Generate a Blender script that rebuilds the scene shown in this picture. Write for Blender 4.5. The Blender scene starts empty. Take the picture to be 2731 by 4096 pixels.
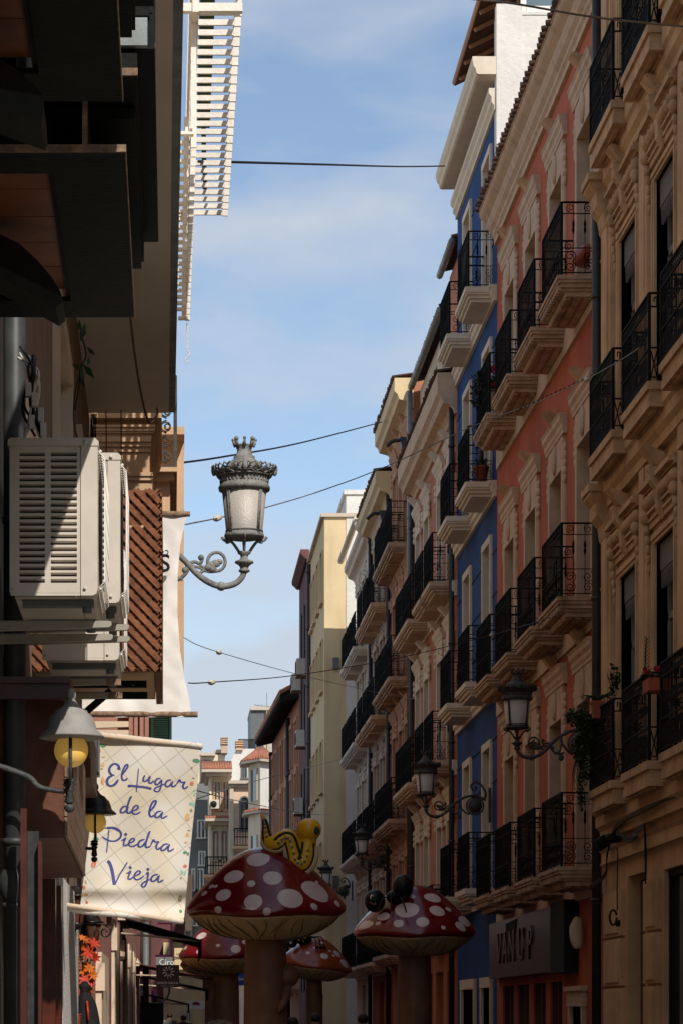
import bpy, math, random
from mathutils import Vector, Matrix
R = math.radians
random.seed(7)
C = bpy.context.scene.collection

# ---------------------------------------------------------------- camera, sky, sun, exposure
EYE = 1.6
FPX, VX, VY = 10500.0, 690.0, 4066.0          # focal length and street vanishing point in photo pixels (2731 x 4096)
cam_d = bpy.data.cameras.new("camera"); cam = bpy.data.objects.new("camera", cam_d); C.objects.link(cam)
cam.location = (0, 0, EYE); cam.rotation_euler = (R(90), 0, 0)
cam_d.sensor_fit = 'VERTICAL'; cam_d.sensor_height = 36.0; cam_d.sensor_width = 24.0
cam_d.lens = 36.0 * FPX / 4096.0
cam_d.shift_x = (1365.5 - VX) / 4096.0
cam_d.shift_y = (VY - 2048.0) / 4096.0
cam_d.clip_start = 0.1; cam_d.clip_end = 3000
bpy.context.scene.camera = cam

SUN_EL, SUN_AZ = 42.0, 19.5                    # sun behind the viewer, AZ degrees to the right
world = bpy.data.worlds.new("World"); bpy.context.scene.world = world; world.use_nodes = True
wn, wl = world.node_tree.nodes, world.node_tree.links
wn.clear()
w_out = wn.new('ShaderNodeOutputWorld'); w_bg = wn.new('ShaderNodeBackground')
sky = wn.new('ShaderNodeTexSky'); sky.sky_type = 'NISHITA'; sky.sun_disc = False
sky.sun_elevation = R(SUN_EL); sky.sun_rotation = R(180 - SUN_AZ)
sky.air_density = 1.0; sky.dust_density = 0.2; sky.ozone_density = 1.5
w_co = wn.new('ShaderNodeTexCoord')
w_map = wn.new('ShaderNodeMapping'); w_map.inputs['Scale'].default_value = (2.2, 1.0, 6.5); w_map.inputs['Rotation'].default_value = (0, R(-24), 0)
w_n = wn.new('ShaderNodeTexNoise'); w_n.inputs['Scale'].default_value = 2.6; w_n.inputs['Detail'].default_value = 7; w_n.inputs['Roughness'].default_value = .52; w_n.inputs['Distortion'].default_value = .25
w_r = wn.new('ShaderNodeValToRGB'); w_r.color_ramp.elements[0].position = .44; w_r.color_ramp.elements[0].color = (.10, .10, .10, 1); w_r.color_ramp.elements[1].position = .55; w_r.color_ramp.elements[1].color = (.92, .92, .92, 1)
w_mx = wn.new('ShaderNodeMix'); w_mx.data_type = 'RGBA'
w_mx.inputs['B'].default_value = (4.2, 4.65, 5.3, 1)
wl.new(w_co.outputs['Generated'], w_map.inputs['Vector']); wl.new(w_map.outputs['Vector'], w_n.inputs['Vector'])
w_m2 = wn.new('ShaderNodeMapping'); w_m2.inputs['Scale'].default_value = (1.3, 1.0, 2.6); w_m2.inputs['Rotation'].default_value = (0, R(-20), 0); w_m2.inputs['Location'].default_value = (.35, 0, .9)
w_n2 = wn.new('ShaderNodeTexNoise'); w_n2.inputs['Scale'].default_value = 2.4; w_n2.inputs['Detail'].default_value = 5; w_n2.inputs['Roughness'].default_value = .5
w_a = wn.new('ShaderNodeMath'); w_a.operation = 'MULTIPLY_ADD'; w_a.inputs[1].default_value = .55; w_h = wn.new('ShaderNodeMath'); w_h.operation = 'MULTIPLY'; w_h.inputs[1].default_value = .45
wl.new(w_co.outputs['Generated'], w_m2.inputs['Vector']); wl.new(w_m2.outputs['Vector'], w_n2.inputs['Vector']); wl.new(w_n.outputs['Fac'], w_h.inputs[0]); wl.new(w_n2.outputs['Fac'], w_a.inputs[0]); wl.new(w_h.outputs[0], w_a.inputs[2])
wl.new(w_a.outputs[0], w_r.inputs['Fac']); wl.new(w_r.outputs['Color'], w_mx.inputs['Factor'])
wl.new(sky.outputs['Color'], w_mx.inputs['A']); wl.new(w_mx.outputs['Result'], w_bg.inputs['Color'])
w_bg.inputs['Strength'].default_value = 0.138
wl.new(w_bg.outputs['Background'], w_out.inputs['Surface'])

sun_d = bpy.data.lights.new("sun", 'SUN'); sun = bpy.data.objects.new("sun", sun_d); C.objects.link(sun)
sun_d.energy = 4.2; sun_d.angle = R(0.53); sun_d.color = (1.0, .94, .86)
_d = Vector((-math.sin(R(SUN_AZ)) * math.cos(R(SUN_EL)), math.cos(R(SUN_AZ)) * math.cos(R(SUN_EL)), -math.sin(R(SUN_EL))))
sun.rotation_euler = _d.to_track_quat('-Z', 'Y').to_euler(); sun.location = (10, -20, 40)
vs = bpy.context.scene.view_settings
vs.view_transform = 'Standard'; vs.look = 'None'; vs.gamma = 1; vs.exposure = 0.0
bpy.context.scene.cycles.max_bounces = 6; bpy.context.scene.cycles.diffuse_bounces = 3

YEM = .16
# ---------------------------------------------------------------- helpers
def U(px, py, Y):                              # photo pixel + distance -> point in the street
    return Vector(((px - VX) / FPX * Y, Y, EYE + (VY - py) / FPX * Y))
def tag(o, label=None, cat=None, group=None, kind=None):
    if label: o['label'] = label
    if cat: o['category'] = cat
    if group: o['group'] = group
    if kind: o['kind'] = kind
    return o
def thing(name, label, cat, loc, group=None):
    o = bpy.data.objects.new(name, None); C.objects.link(o); o.location = loc; o.empty_display_size = .3
    return tag(o, label, cat, group)
def wloc(o):
    p = Vector((0, 0, 0))
    while o is not None: p = p + o.location; o = o.parent
    return p
class MB:
    def __init__(s): s.v = []; s.f = []; s.m = []; s.sm = []; s.cuts = [(0, 0)]
    def cut(s): s.cuts.append((len(s.v), len(s.f)))
    def build_each(s, name, mats, parent):          # every piece marked by cut() becomes a part of its own
        s.cut()
        for (v0, f0), (v1, f1) in zip(s.cuts, s.cuts[1:]):
            if f1 <= f0: continue
            q = MB(); q.v = s.v[v0:v1]; q.f = [tuple(i - v0 for i in f) for f in s.f[f0:f1]]; q.m = s.m[f0:f1]; q.sm = s.sm[f0:f1]; q.build(name, mats, parent)
    def add(s, vs, fs, mi=0, smooth=False):
        b = len(s.v); s.v += [tuple(p) for p in vs]
        for f in fs: s.f.append(tuple(b + i for i in f)); s.m.append(mi); s.sm.append(smooth)
    def box(s, x0, x1, y0, y1, z0, z1, mi=0):
        x0, x1 = min(x0, x1), max(x0, x1); y0, y1 = min(y0, y1), max(y0, y1); z0, z1 = min(z0, z1), max(z0, z1)
        s.add([(x0, y0, z0), (x1, y0, z0), (x1, y1, z0), (x0, y1, z0), (x0, y0, z1), (x1, y0, z1), (x1, y1, z1), (x0, y1, z1)],
              [(0, 3, 2, 1), (4, 5, 6, 7), (0, 1, 5, 4), (1, 2, 6, 5), (2, 3, 7, 6), (3, 0, 4, 7)], mi)
    def hexa(s, b, t, mi=0):
        s.add(list(b) + list(t), [(0, 3, 2, 1), (4, 5, 6, 7), (0, 1, 5, 4), (1, 2, 6, 5), (2, 3, 7, 6), (3, 0, 4, 7)], mi)
    def quad(s, a, b, c, d, mi=0, smooth=False): s.add([a, b, c, d], [(0, 1, 2, 3)], mi, smooth)
    def beam(s, p, q, w, h, mi=0, up=Vector((0, 0, 1))):
        p = Vector(p); q = Vector(q); d = (q - p).normalized()
        a = d.cross(up)
        if a.length < 1e-4: a = d.cross(Vector((1, 0, 0)))
        a.normalize(); b = a.cross(d).normalized()
        c = [(-1, -1), (1, -1), (1, 1), (-1, 1)]
        s.hexa([p + a * (i * w / 2) + b * (j * h / 2) for i, j in c], [q + a * (i * w / 2) + b * (j * h / 2) for i, j in c], mi)
    def tube(s, pts, r, n=6, mi=0, smooth=True, closed=False, cap=True):
        pts = [Vector(p) for p in pts]; N = len(pts)
        rr = r if isinstance(r, (list, tuple)) else [r] * N
        t0 = (pts[1] - pts[0]).normalized()
        a = t0.cross(Vector((0, 0, 1)))
        if a.length < 1e-3: a = t0.cross(Vector((1, 0, 0)))
        a.normalize(); vs = []
        for i, p in enumerate(pts):
            if closed: t = pts[(i + 1) % N] - pts[i - 1]
            else: t = pts[min(i + 1, N - 1)] - pts[max(i - 1, 0)]
            if t.length < 1e-9: t = Vector((0, 0, 1))
            t.normalize(); a = a - t * a.dot(t)
            if a.length < 1e-5: a = t.cross(Vector((.3, .5, .8)))
            a.normalize(); b = t.cross(a)
            for k in range(n):
                w = 2 * math.pi * (k + .5) / n
                vs.append(p + (a * math.cos(w) + b * math.sin(w)) * rr[i])
        fs = []
        for i in range(N if closed else N - 1):
            j = (i + 1) % N
            for k in range(n): fs.append((i * n + k, i * n + (k + 1) % n, j * n + (k + 1) % n, j * n + k))
        if cap and not closed: fs.append(tuple(range(n - 1, -1, -1))); fs.append(tuple((N - 1) * n + k for k in range(n)))
        s.add(vs, fs, mi, smooth)
    def lathe(s, prof, c, n=24, mi=0, smooth=True, fn=None):
        c = Vector(c); vs = []
        for r, z in prof:
            for k in range(n):
                w = 2 * math.pi * k / n
                q = Vector((r * math.cos(w), r * math.sin(w), z))
                if fn: q = fn(q, w, r, z)
                vs.append(c + q)
        fs = [(i * n + k, i * n + (k + 1) % n, (i + 1) * n + (k + 1) % n, (i + 1) * n + k) for i in range(len(prof) - 1) for k in range(n)]
        fs.append(tuple(range(n - 1, -1, -1))); fs.append(tuple((len(prof) - 1) * n + k for k in range(n)))
        s.add(vs, fs, mi, smooth)
    def ball(s, c, rx, ry=None, rz=None, n=12, m=8, mi=0):
        ry = ry or rx; rz = rz or rx; c = Vector(c); vs = [c + Vector((0, 0, rz))]
        for i in range(1, m):
            t = math.pi * i / m
            for k in range(n):
                w = 2 * math.pi * k / n
                vs.append(c + Vector((rx * math.sin(t) * math.cos(w), ry * math.sin(t) * math.sin(w), rz * math.cos(t))))
        vs.append(c - Vector((0, 0, rz))); fs = [(0, 1 + k, 1 + (k + 1) % n) for k in range(n)]
        for i in range(m - 2):
            for k in range(n): fs.append((1 + i * n + k, 1 + (i + 1) * n + k, 1 + (i + 1) * n + (k + 1) % n, 1 + i * n + (k + 1) % n))
        L = len(vs) - 1
        fs += [(L, 1 + (m - 2) * n + (k + 1) % n, 1 + (m - 2) * n + k) for k in range(n)]
        s.add(vs, fs, mi, True)
    def prism(s, poly, axis, a0, a1, mi=0):          # poly in (x,z) for axis y, (y,z) for axis x, (x,y) for axis z
        f = {'y': lambda p, a: (p[0], a, p[1]), 'x': lambda p, a: (a, p[0], p[1]), 'z': lambda p, a: (p[0], p[1], a)}[axis]
        n = len(poly)
        s.add([f(p, a0) for p in poly] + [f(p, a1) for p in poly],
              [tuple(range(n - 1, -1, -1)), tuple(range(n, 2 * n))] + [(i, (i + 1) % n, n + (i + 1) % n, n + i) for i in range(n)], mi)
    def build(s, name, mats, parent=None, origin=None):
        me = bpy.data.meshes.new(name)
        if parent is not None: off = wloc(parent)
        elif origin is not None: off = Vector(origin)
        else:
            xs, ys, zs = zip(*s.v); off = Vector(((min(xs) + max(xs)) / 2, (min(ys) + max(ys)) / 2, min(zs)))
        me.from_pydata([(x - off.x, y - off.y, z - off.z) for x, y, z in s.v], [], s.f)
        if not isinstance(mats, (list, tuple)): mats = [mats]
        for m in mats: me.materials.append(m)
        me.polygons.foreach_set('material_index', s.m); me.polygons.foreach_set('use_smooth', s.sm); me.update()
        o = bpy.data.objects.new(name, me); C.objects.link(o)
        if parent is not None: o.parent = parent
        else: o.location = off
        return o
def place(name, mesh, parent, world):                 # a part sharing its mesh with its look-alikes
    o = bpy.data.objects.new(name, mesh); C.objects.link(o); o.parent = parent
    o.location = Vector(world) - wloc(parent); return o
def spline(P, k=6):
    P = [Vector(p) for p in P]; out = []
    for i in range(len(P) - 1):
        a = P[max(i - 1, 0)]; b = P[i]; c = P[i + 1]; d = P[min(i + 2, len(P) - 1)]
        for j in range(k):
            t = j / k
            out.append(.5 * ((2 * b) + (c - a) * t + (2 * a - 5 * b + 4 * c - d) * t * t + (3 * b - a - 3 * c + d) * t ** 3))
    return out + [P[-1]]
def lerp_list(v, k=6):
    out = []
    for i in range(len(v) - 1):
        for j in range(k): out.append(v[i] + (v[i + 1] - v[i]) * j / k)
    return out + [v[-1]]

# ---------------------------------------------------------------- materials
def M(name, col, rough=.8, var=.12, scale=2.0, bump=.0, bscale=40, metal=0, streak=0, spec=.3, dirt=None, trans=0):
    m = bpy.data.materials.new(name); m.use_nodes = True
    n, l = m.node_tree.nodes, m.node_tree.links
    b = n['Principled BSDF']; b.inputs['Roughness'].default_value = rough; b.inputs['Metallic'].default_value = metal
    b.inputs['Specular IOR Level'].default_value = spec
    geo = n.new('ShaderNodeNewGeometry')
    nz = n.new('ShaderNodeTexNoise'); nz.inputs['Scale'].default_value = scale; nz.inputs['Detail'].default_value = 6; nz.inputs['Roughness'].default_value = .65
    l.new(geo.outputs['Position'], nz.inputs['Vector'])
    rp = n.new('ShaderNodeValToRGB')
    lo = tuple(max(0, c * (1 - 1.6 * var)) for c in col) + (1,); hi = tuple(min(1, c * (1 + var)) for c in col) + (1,)
    rp.color_ramp.elements[0].position = .32; rp.color_ramp.elements[0].color = lo; rp.color_ramp.elements[1].position = .68; rp.color_ramp.elements[1].color = hi
    l.new(nz.outputs['Fac'], rp.inputs['Fac']); colout = rp.outputs['Color']
    if streak:
        mp = n.new('ShaderNodeMapping'); mp.inputs['Scale'].default_value = (3.1, 3.1, .42)
        l.new(geo.outputs['Position'], mp.inputs['Vector'])
        n2 = n.new('ShaderNodeTexNoise'); n2.inputs['Scale'].default_value = 1.0; n2.inputs['Detail'].default_value = 5
        l.new(mp.outputs['Vector'], n2.inputs['Vector'])
        r2 = n.new('ShaderNodeValToRGB'); r2.color_ramp.elements[0].position = .52; r2.color_ramp.elements[0].color = (0, 0, 0, 1)
        r2.color_ramp.elements[1].position = .72; r2.color_ramp.elements[1].color = (streak,) * 3 + (1,)
        l.new(n2.outputs['Fac'], r2.inputs['Fac'])
        mx = n.new('ShaderNodeMix'); mx.data_type = 'RGBA'; mx.inputs['B'].default_value = tuple(dirt or [c * .3 for c in col]) + (1,)
        l.new(r2.outputs['Color'], mx.inputs['Factor']); l.new(colout, mx.inputs['A']); colout = mx.outputs['Result']
    l.new(colout, b.inputs['Base Color'])
    if bump:
        n3 = n.new('ShaderNodeTexNoise'); n3.inputs['Scale'].default_value = bscale; n3.inputs['Detail'].default_value = 5
        l.new(geo.outputs['Position'], n3.inputs['Vector'])
        bp = n.new('ShaderNodeBump'); bp.inputs['Strength'].default_value = bump; bp.inputs['Distance'].default_value = .02
        l.new(n3.outputs['Fac'], bp.inputs['Height']); l.new(bp.outputs['Normal'], b.inputs['Normal'])
    if trans: b.inputs['Transmission Weight'].default_value = trans
    return m
PINK = M("salmon_render", (0.43, 0.105, 0.048), .88, .16, .55, .25, 30, streak=.45, dirt=(.20, .08, .06))
PINKTRIM = M("cream_trim", (0.56, 0.4, 0.28), .85, .10, 4, .3, 25, streak=.35, dirt=(.22, .16, .12))
SLABST = M("stained_balcony_stone", (0.46, 0.31, 0.2), .88, .18, 5, .4, 25, streak=.75, dirt=(.10, .07, .05))
CREAM = M("honey_sandstone", (0.56, 0.365, 0.205), .88, .17, .9, .35, 18, streak=.4, dirt=(.20, .12, .07))
CREAMD = M("carved_sandstone", (0.52, 0.335, 0.19), .9, .18, 3.5, .4, 30, streak=.35, dirt=(.17, .10, .06))
BLUE = M("blue_render", (0.004, 0.046, 0.185), .85, .16, 1.2, .15, 30, streak=.35, dirt=(.03, .06, .11))
WHITET = M("white_trim", (0.66, 0.57, 0.45), .8, .07, 3, .15, 30, streak=.18, dirt=(.35, .28, .22))
WHITEW = M("white_party_wall", (0.68, 0.65, 0.6), .9, .06, 1.2, .9, 9, streak=.25, dirt=(.62, .50, .42))
IRON = M("black_iron", (0.005, 0.005, 0.005), .75, .2, 8, .2, 60, spec=.12)
IRONC = M("cast_iron", (0.009, 0.007, 0.006), .75, .3, 14, .5, 50, spec=.12)
GLASSD = M("dark_glass", (0.03, 0.035, 0.037), .06, .1, 1, spec=.6)
DOORB = M("brown_door", (.10, .035, .022), .6, .2, 4)
DARK = M("dark_interior", (.012, .010, .009), .9, .2, 2)
PIPE = M("dark_drainpipe", (.035, .033, .035), .5, .15, 6, spec=.4)
ZINC = M("zinc_gutter", (.22, .22, .215), .5, .15, 6, metal=.3)
TILE = M("roof_tile", (0.085, 0.047, 0.036), .9, .3, 6, .3, 30)
TILEL = M("orange_roof_tile", (0.36, 0.145, 0.085), .85, .2, 5, .3, 30)
BRKT = M("shade_grey_steel", (0.36, 0.33, 0.27), .55, .1, 8)  # white steel greyed so the arms look shaded beneath the units
PIPED = M("dark_grey_pipe", (.05, .053, .053), .5, .2, 8, spec=.35)
BOUNCEP = M("bounce_pale_paving", (.34, .31, .26), .9, .12, 2, .2, 12)  # colour of the added ground sheet that bounces sun upward
PALEC = M("pale_cream_render", (.76, .62, .45), .9, .06, 1.5, .2, 20, streak=.2, dirt=(.45, .34, .22))  # pale base colour, lifted to make the end houses paler
PELM = M("grey_canvas_pelmet", (.15, .145, .135), .85, .15, 12, .3, 40)
BOUNCEW = M("bounce_upper_render", (.74, .58, .40), .9, .06, 1, .2, 20)  # bright colour for hidden upper walls, picked to bounce warm light across
WALLB = M("brown_beige_stone", (.27, .195, .135), .9, .12, 2, .3, 20, streak=.3, dirt=(.14, .09, .06))  # brown-beige base colour of the wall below the soffit
SHADEW = M("shade_dark_wall", (.035, .03, .026), .9, .25, 2)  # near-black colour stands in for deep shade by the steel balconies
WOODE = M("eave_board", (.13, .06, .035), .8, .2, 6)
ORANGE = M("orange_render", (0.46, 0.18, 0.1), .88, .08, .9, .2, 30, streak=.5, dirt=(.24, .10, .06))
PEACH = M("peach_render", (0.5, 0.28, 0.175), .88, .08, .9, .2, 30, streak=.45, dirt=(.28, .16, .10))
REDW = M("brick_red_render", (0.32, 0.07, 0.04), .88, .08, 1, .2, 30)
YELL = M("pale_yellow_render", (0.68, 0.53, 0.31), .9, .06, .8, .2, 20, streak=.4, dirt=(.40, .30, .18))
OFFW = M("off_white_render", (0.55, 0.46, 0.36), .9, .06, .8, .2, 20, streak=.2, dirt=(.35, .28, .22))
ROSE = M("dusty_rose_render", (0.15, 0.065, 0.06), .9, .1, 1, .2, 20)
BEIGE = M("beige_render", (.60, .40, .25), .88, .08, 2, .25, 25, streak=.3, dirt=(.32, .18, .10))
SOFFIT = M("soffit_plaster", (0.82, 0.76, 0.65), .9, .06, 1, .15, 20)
FASCIA = M("grey_blue_edge", (0.3, 0.34, 0.35), .8, .15, 5, .3, 30, streak=.3, dirt=(.16, .08, .05))
STEEL = M("dark_steel", (0.01, 0.011, 0.01), .7, .25, 6, .2, 40, spec=.15)
RUST = M("rusty_flange", (.26, .17, .11), .8, .35, 22, .4, 60)
PLANK = M("brown_planks", (0.2, 0.062, 0.018), .55, .2, 5)
ACW = M("white_ac_casing", (0.62, 0.555, 0.47), .5, .07, 5, spec=.35, streak=.4, dirt=(.30, .25, .19))
ACD = M("ac_dark_fins", (0.012, 0.011, 0.01), .7, .3, 30)
WHITEP = M("white_painted_metal", (.78, .73, .66), .5, .07, 9, .25, 40)
LATT = M("weathered_lattice_wood", (0.21, 0.08, 0.036), .75, .3, 11, .4, 40)
CANV = M("white_canvas", (.78, .74, .69), .85, .05, 3, .3, 8)
LAMPI = M("lamp_iron", (0.055, 0.052, 0.048), .6, .3, 10, .4, 60, spec=.35)  # same lantern paint, darkened in colour for the lanterns in shade
LAMPD = M("sunlit_dusty_lamp_iron", (.23, .225, .21), .65, .3, 9, .4, 60, spec=.3)  # lighter copy of the lantern paint, dust and sunlight in its colour
LAMPA = M("grey_lamp_arm", (.06, .062, .062), .55, .25, 10, .3, 60)
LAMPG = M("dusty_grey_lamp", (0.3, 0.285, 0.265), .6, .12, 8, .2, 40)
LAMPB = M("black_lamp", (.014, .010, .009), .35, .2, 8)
FROST = M("frosted_glass", (.46, .42, .375), .35, .05, 20, .3, 90, spec=.5)
YGLOBE = M("yellow_globe", (0.9, 0.56, 0.13), .3, .03, 4, spec=.4)
WOODR = M("red_varnished_wood", (0.08, 0.016, 0.006), .35, .3, 6, spec=.5)
WOODB = M("brown_sign_wood", (0.13, 0.05, 0.027), .5, .25, 5, .1, 40)
WOODP = M("pale_weathered_wood", (0.25, 0.165, 0.115), .55, .25, 9, .2, 40, streak=.6, dirt=(.14, .07, .045))
CABLE = M("black_cable", (.015, .015, .016), .6, .1, 4)
CABLEL = M("steel_cable", (.30, .29, .27), .45, .1, 4, metal=.4)
PORC = M("porcelain", (.62, .56, .44), .3, .05, 6)
TERRA = M("terracotta", (.34, .09, .045), .8, .15, 8)
LEAFD = M("dark_leaf", (0.013, 0.027, 0.009), .6, .3, 9)
LEAFG = M("green_leaf", (0.026, 0.052, 0.014), .55, .3, 9)
FLOWR = M("red_flower", (.42, .015, .035), .6, .2, 12)
MRED = M("glossy_red", (0.17, 0.003, 0.008), .16, .10, 2, spec=.6)
MWHT = M("cap_white", (0.7, 0.58, 0.54), .22, .04, 4, spec=.5)
MGILL = M("cream_gill", (0.6, 0.45, 0.22), .35, .15, 4)
MGRN = M("gill_line", (.13, .11, .055), .5, .1, 4)
MSTEM = M("mushroom_stem", (0.2, 0.105, 0.058), .45, .22, 1.6, .1, 10)
MORG = M("orange_red_cap", (.32, .06, .015), .22, .2, 2, spec=.5)
SNY = M("snake_yellow", (0.85, 0.47, 0.015), .3, .06, 4, spec=.5)
SNB = M("snake_belly", (.62, .48, .27), .4, .06, 4)
SNK = M("snake_marking", (.012, .018, .02), .4, .05, 4)
SNG = M("snake_green", (.02, .14, .12), .3, .05, 4)
ANTK = M("ant_black", (0.006, 0.0055, 0.008), .4, .1, 4, spec=.25)
SIGNM = M("brushed_metal_sign", (0.03, 0.028, 0.027), .3, .12, 5, metal=.4)
GREYD = M("grey_downpipe", (0.13, 0.14, 0.14), .5, .1, 5)
BLK = M("black_cloth", (.010, .010, .011), .85, .2, 12, .3, 40)
HAIR = M("dark_curly_hair", (.030, .017, .011), .6, .4, 40)
SKIN = M("skin", (.36, .20, .13), .6, .05, 6)
ROADM = M("street_paving", (0.07, 0.064, 0.056), .9, .15, 2, .2, 12)
WHPL = M("rough_white_plaster", (.72, .70, .67), .95, .03, 3, .9, 45)
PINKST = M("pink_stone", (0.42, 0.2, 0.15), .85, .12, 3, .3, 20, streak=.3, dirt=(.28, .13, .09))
IVORY = M("ivory_pilaster", (.66, .52, .38), .85, .06, 3, .2, 20, streak=.2, dirt=(.45, .32, .2))
ORLEAF = M("orange_leaf", (.62, .14, .01), .5, .4, 14)
RDLEAF = M("red_leaf", (.50, .04, .012), .5, .3, 14)
INDIGO = M("indigo_print", (.055, .062, .24), .6, .05, 5)
BRICKM = M("dark_shutter", (.045, .035, .03), .7, .2, 6)
GREYB = M("grey_facade", (0.2, 0.205, 0.2), .7, .15, .6)
EAVED = M("dark_rafter", (.018, .012, .009), .9, .3, 6)
SIGNBR = M("brown_sign", (.09, .055, .045), .6, .1, 4)
SIGNBL = M("blue_sign", (.02, .09, .36), .5, .05, 4)
WHITEL = M("white_letters", (.75, .74, .72), .5, .02, 4)
PINKF = M("magenta_panel", (.62, .10, .30), .5, .05, 4)

_b = YGLOBE.node_tree.nodes['Principled BSDF']; _b.inputs['Emission Color'].default_value = (1.0, .58, .13, 1); _b.inputs['Emission Strength'].default_value = YEM

# ---------------------------------------------------------------- building kit (s = -1: fronts facing the street from the right, +1: from the left)
def mesh_of(mb, name, mats):
    o = mb.build(name, mats, origin=(0, 0, 0)); me = o.data; bpy.data.objects.remove(o); return me
def wall_grid(mb, W, s, Y0, Y1, z0, z1, ops, depth, back, mi=0, rmi=0):
    ys = sorted({Y0, Y1} | {min(max(v, Y0), Y1) for o in ops for v in o[:2]}); zs = sorted({z0, z1} | {min(max(v, z0), z1) for o in ops for v in o[2:4]})
    for a, b in zip(ys, ys[1:]):
        for c, d in zip(zs, zs[1:]):
            my, mz = (a + b) / 2, (c + d) / 2
            if any(o[0] < my < o[1] and o[2] < mz < o[3] for o in ops): continue
            mb.quad((W, a, c), (W, b, c), (W, b, d), (W, a, d), mi)
    xi = W - s * depth
    for a, b, c, d in (o[:4] for o in ops):
        mb.quad((W, a, c), (xi, a, c), (xi, a, d), (W, a, d), rmi); mb.quad((W, b, c), (xi, b, c), (xi, b, d), (W, b, d), rmi)
        mb.quad((W, a, d), (W, b, d), (xi, b, d), (xi, a, d), rmi); mb.quad((W, a, c), (W, b, c), (xi, b, c), (xi, a, c), rmi)
        mb.quad((xi, a, c), (xi, b, c), (xi, b, d), (xi, a, d), rmi)
    B = W - s * back
    mb.quad((W, Y0, z0), (B, Y0, z0), (B, Y0, z1), (W, Y0, z1), mi); mb.quad((W, Y1, z0), (B, Y1, z0), (B, Y1, z1), (W, Y1, z1), mi)
    mb.quad((B, Y0, z0), (B, Y1, z0), (B, Y1, z1), (B, Y0, z1), mi); mb.quad((W, Y0, z1), (W, Y1, z1), (B, Y1, z1), (B, Y0, z1), mi)
def mould(mb, W, s, prof, y0, y1, z, mi=0):           # profile [(out, dz)] run along the street with closed ends
    mb.prism([(W - s * .02, z + prof[0][1])] + [(W + s * a, z + b) for a, b in prof] + [(W - s * .02, z + prof[-1][1])], 'y', y0, y1, mi)
def spiral(cx, cz, r0, r1, a0, turns, n=16):
    return [(cx + (r0 + (r1 - r0) * i / n) * math.cos(a0 + 2 * math.pi * turns * i / n), cz + (r0 + (r1 - r0) * i / n) * math.sin(a0 + 2 * math.pi * turns * i / n)) for i in range(n + 1)]
_cache = {}
def rail_mesh(L, D, s, style, H=1.05):
    key = ('r', round(L, 2), round(D, 2), s, style)
    if key in _cache: return _cache[key]
    mb = MB(); X = lambda d: s * d
    b = .0048 if style != 'cast' else .0052
    def bar(x, y, z0, z1, w=b): mb.box(x - w, x + w, y - w, y + w, z0, z1)
    for (xa, ya, xb, yb) in ((X(.02), 0, X(D), 0), (X(D), 0, X(D), L), (X(.02), L, X(D), L)):
        for z, t in ((H, .022), (H - .16, .011), (.40, .011), (.05, .014)):
            if style == 'cast' and z in (H - .16, .40): t = .018
            p = .016 if z == H else .010
            if ya == yb: mb.box(xa, xb, ya - p, ya + p, z - t / 2, z + t / 2)
            else: mb.box(xa - p, xa + p, ya, yb, z - t / 2 - .001, z + t / 2 - .001)
    for x, y in ((X(D), 0), (X(D), L)): bar(x, y, 0, H, .018)
    sp = .088 if style != 'cast' else .085
    n = int(L / sp)
    for i in range(1, n): bar(X(D), L * i / n, .05, H)
    if style == 'cast':                                  # dense lattice bands along the front
        m = int(L / .09)
        for i in range(m):
            y0, y1 = L * i / m, L * (i + 1) / m
            for za, zb in ((.06, .34), (.56, .68), (H - .15, H - .02)):
                mb.beam((X(D), y0, za), (X(D), y1, zb), .008, .012); mb.beam((X(D), y1, za), (X(D), y0, zb), .008, .012)
        for y in (0, L):
            xc = X(D * .5)
            mb.lathe([(.012, .05), (.03, .35), (.016, .42), (.014, .95), (.03, H - .12), (.012, H)], (xc, y, 0), 8)
            for zc, r in ((.60, .075), (.20, .10)):
                for k in range(8):
                    a = k * math.pi / 4
                    mb.beam((xc, y, zc), (xc + r * math.cos(a), y, zc + r * math.sin(a)), .012, .018)
                mb.tube([(xc + r * .6 * math.cos(t * .5236), y, zc + r * .6 * math.sin(t * .5236)) for t in range(12)], .008, 4, closed=True)
            for k in range(4):
                xa = X(.04 + (D - .06) * k / 4); xb = X(.04 + (D - .06) * (k + 1) / 4)
                mb.beam((xa, y, .06), (xb, y, .36), .012, .014); mb.beam((xb, y, .06), (xa, y, .36), .012, .014)
                mb.beam((xa, y, H - .15), (xa, y, H - .05), .012, .02); mb.beam((xa, y, H - .05), ((xa + xb) / 2, y, H - .05), .012, .014)
                mb.beam(((xa + xb) / 2, y, H - .05), ((xa + xb) / 2, y, H - .11), .012, .014)
    else:
        for y in (0, L):
            k = max(2, int(round(D / .16)))
            for i in range(1, k): 
                x = X(D * i / k); bar(x, y, .05, H)
                if style == 'scroll': mb.lathe([(.009, .60), (.020, .66), (.012, .70), (.020, .74), (.009, .80)], (x, y, 0), 6)
            w = D / 2
            for j in range(2):
                c = X(w * (j + .5)); m = 1 if j == 0 else -1
                for pts in (spiral(c, H - .08, .062, .012, m * 1.57, m * 1.5), spiral(c, .29, .085, .015, m * 1.2, -m * 1.6), spiral(c, .14, .08, .015, -m * 1.2, m * 1.6)):
                    mb.tube([(p[0], y, p[1]) for p in pts], .0075, 4)
        m = max(4, int(L / .17))
        for i in range(m):
            yc = L * (i + .5) / m; q = 1 if i % 2 else -1
            for pts in (spiral(yc, H - .08, .06, .012, q * 1.57, q * 1.3, 9), spiral(yc, .30, .07, .015, q * 1.2, -q * 1.4, 9), spiral(yc, .14, .07, .015, -q * 1.2, q * 1.4, 9)):
                mb.tube([(X(D), p[0], p[1]) for p in pts], .0075, 3)
    me = mesh_of(mb, 'railing', IRONC if style == 'cast' else IRON); _cache[key] = me; return me
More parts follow.
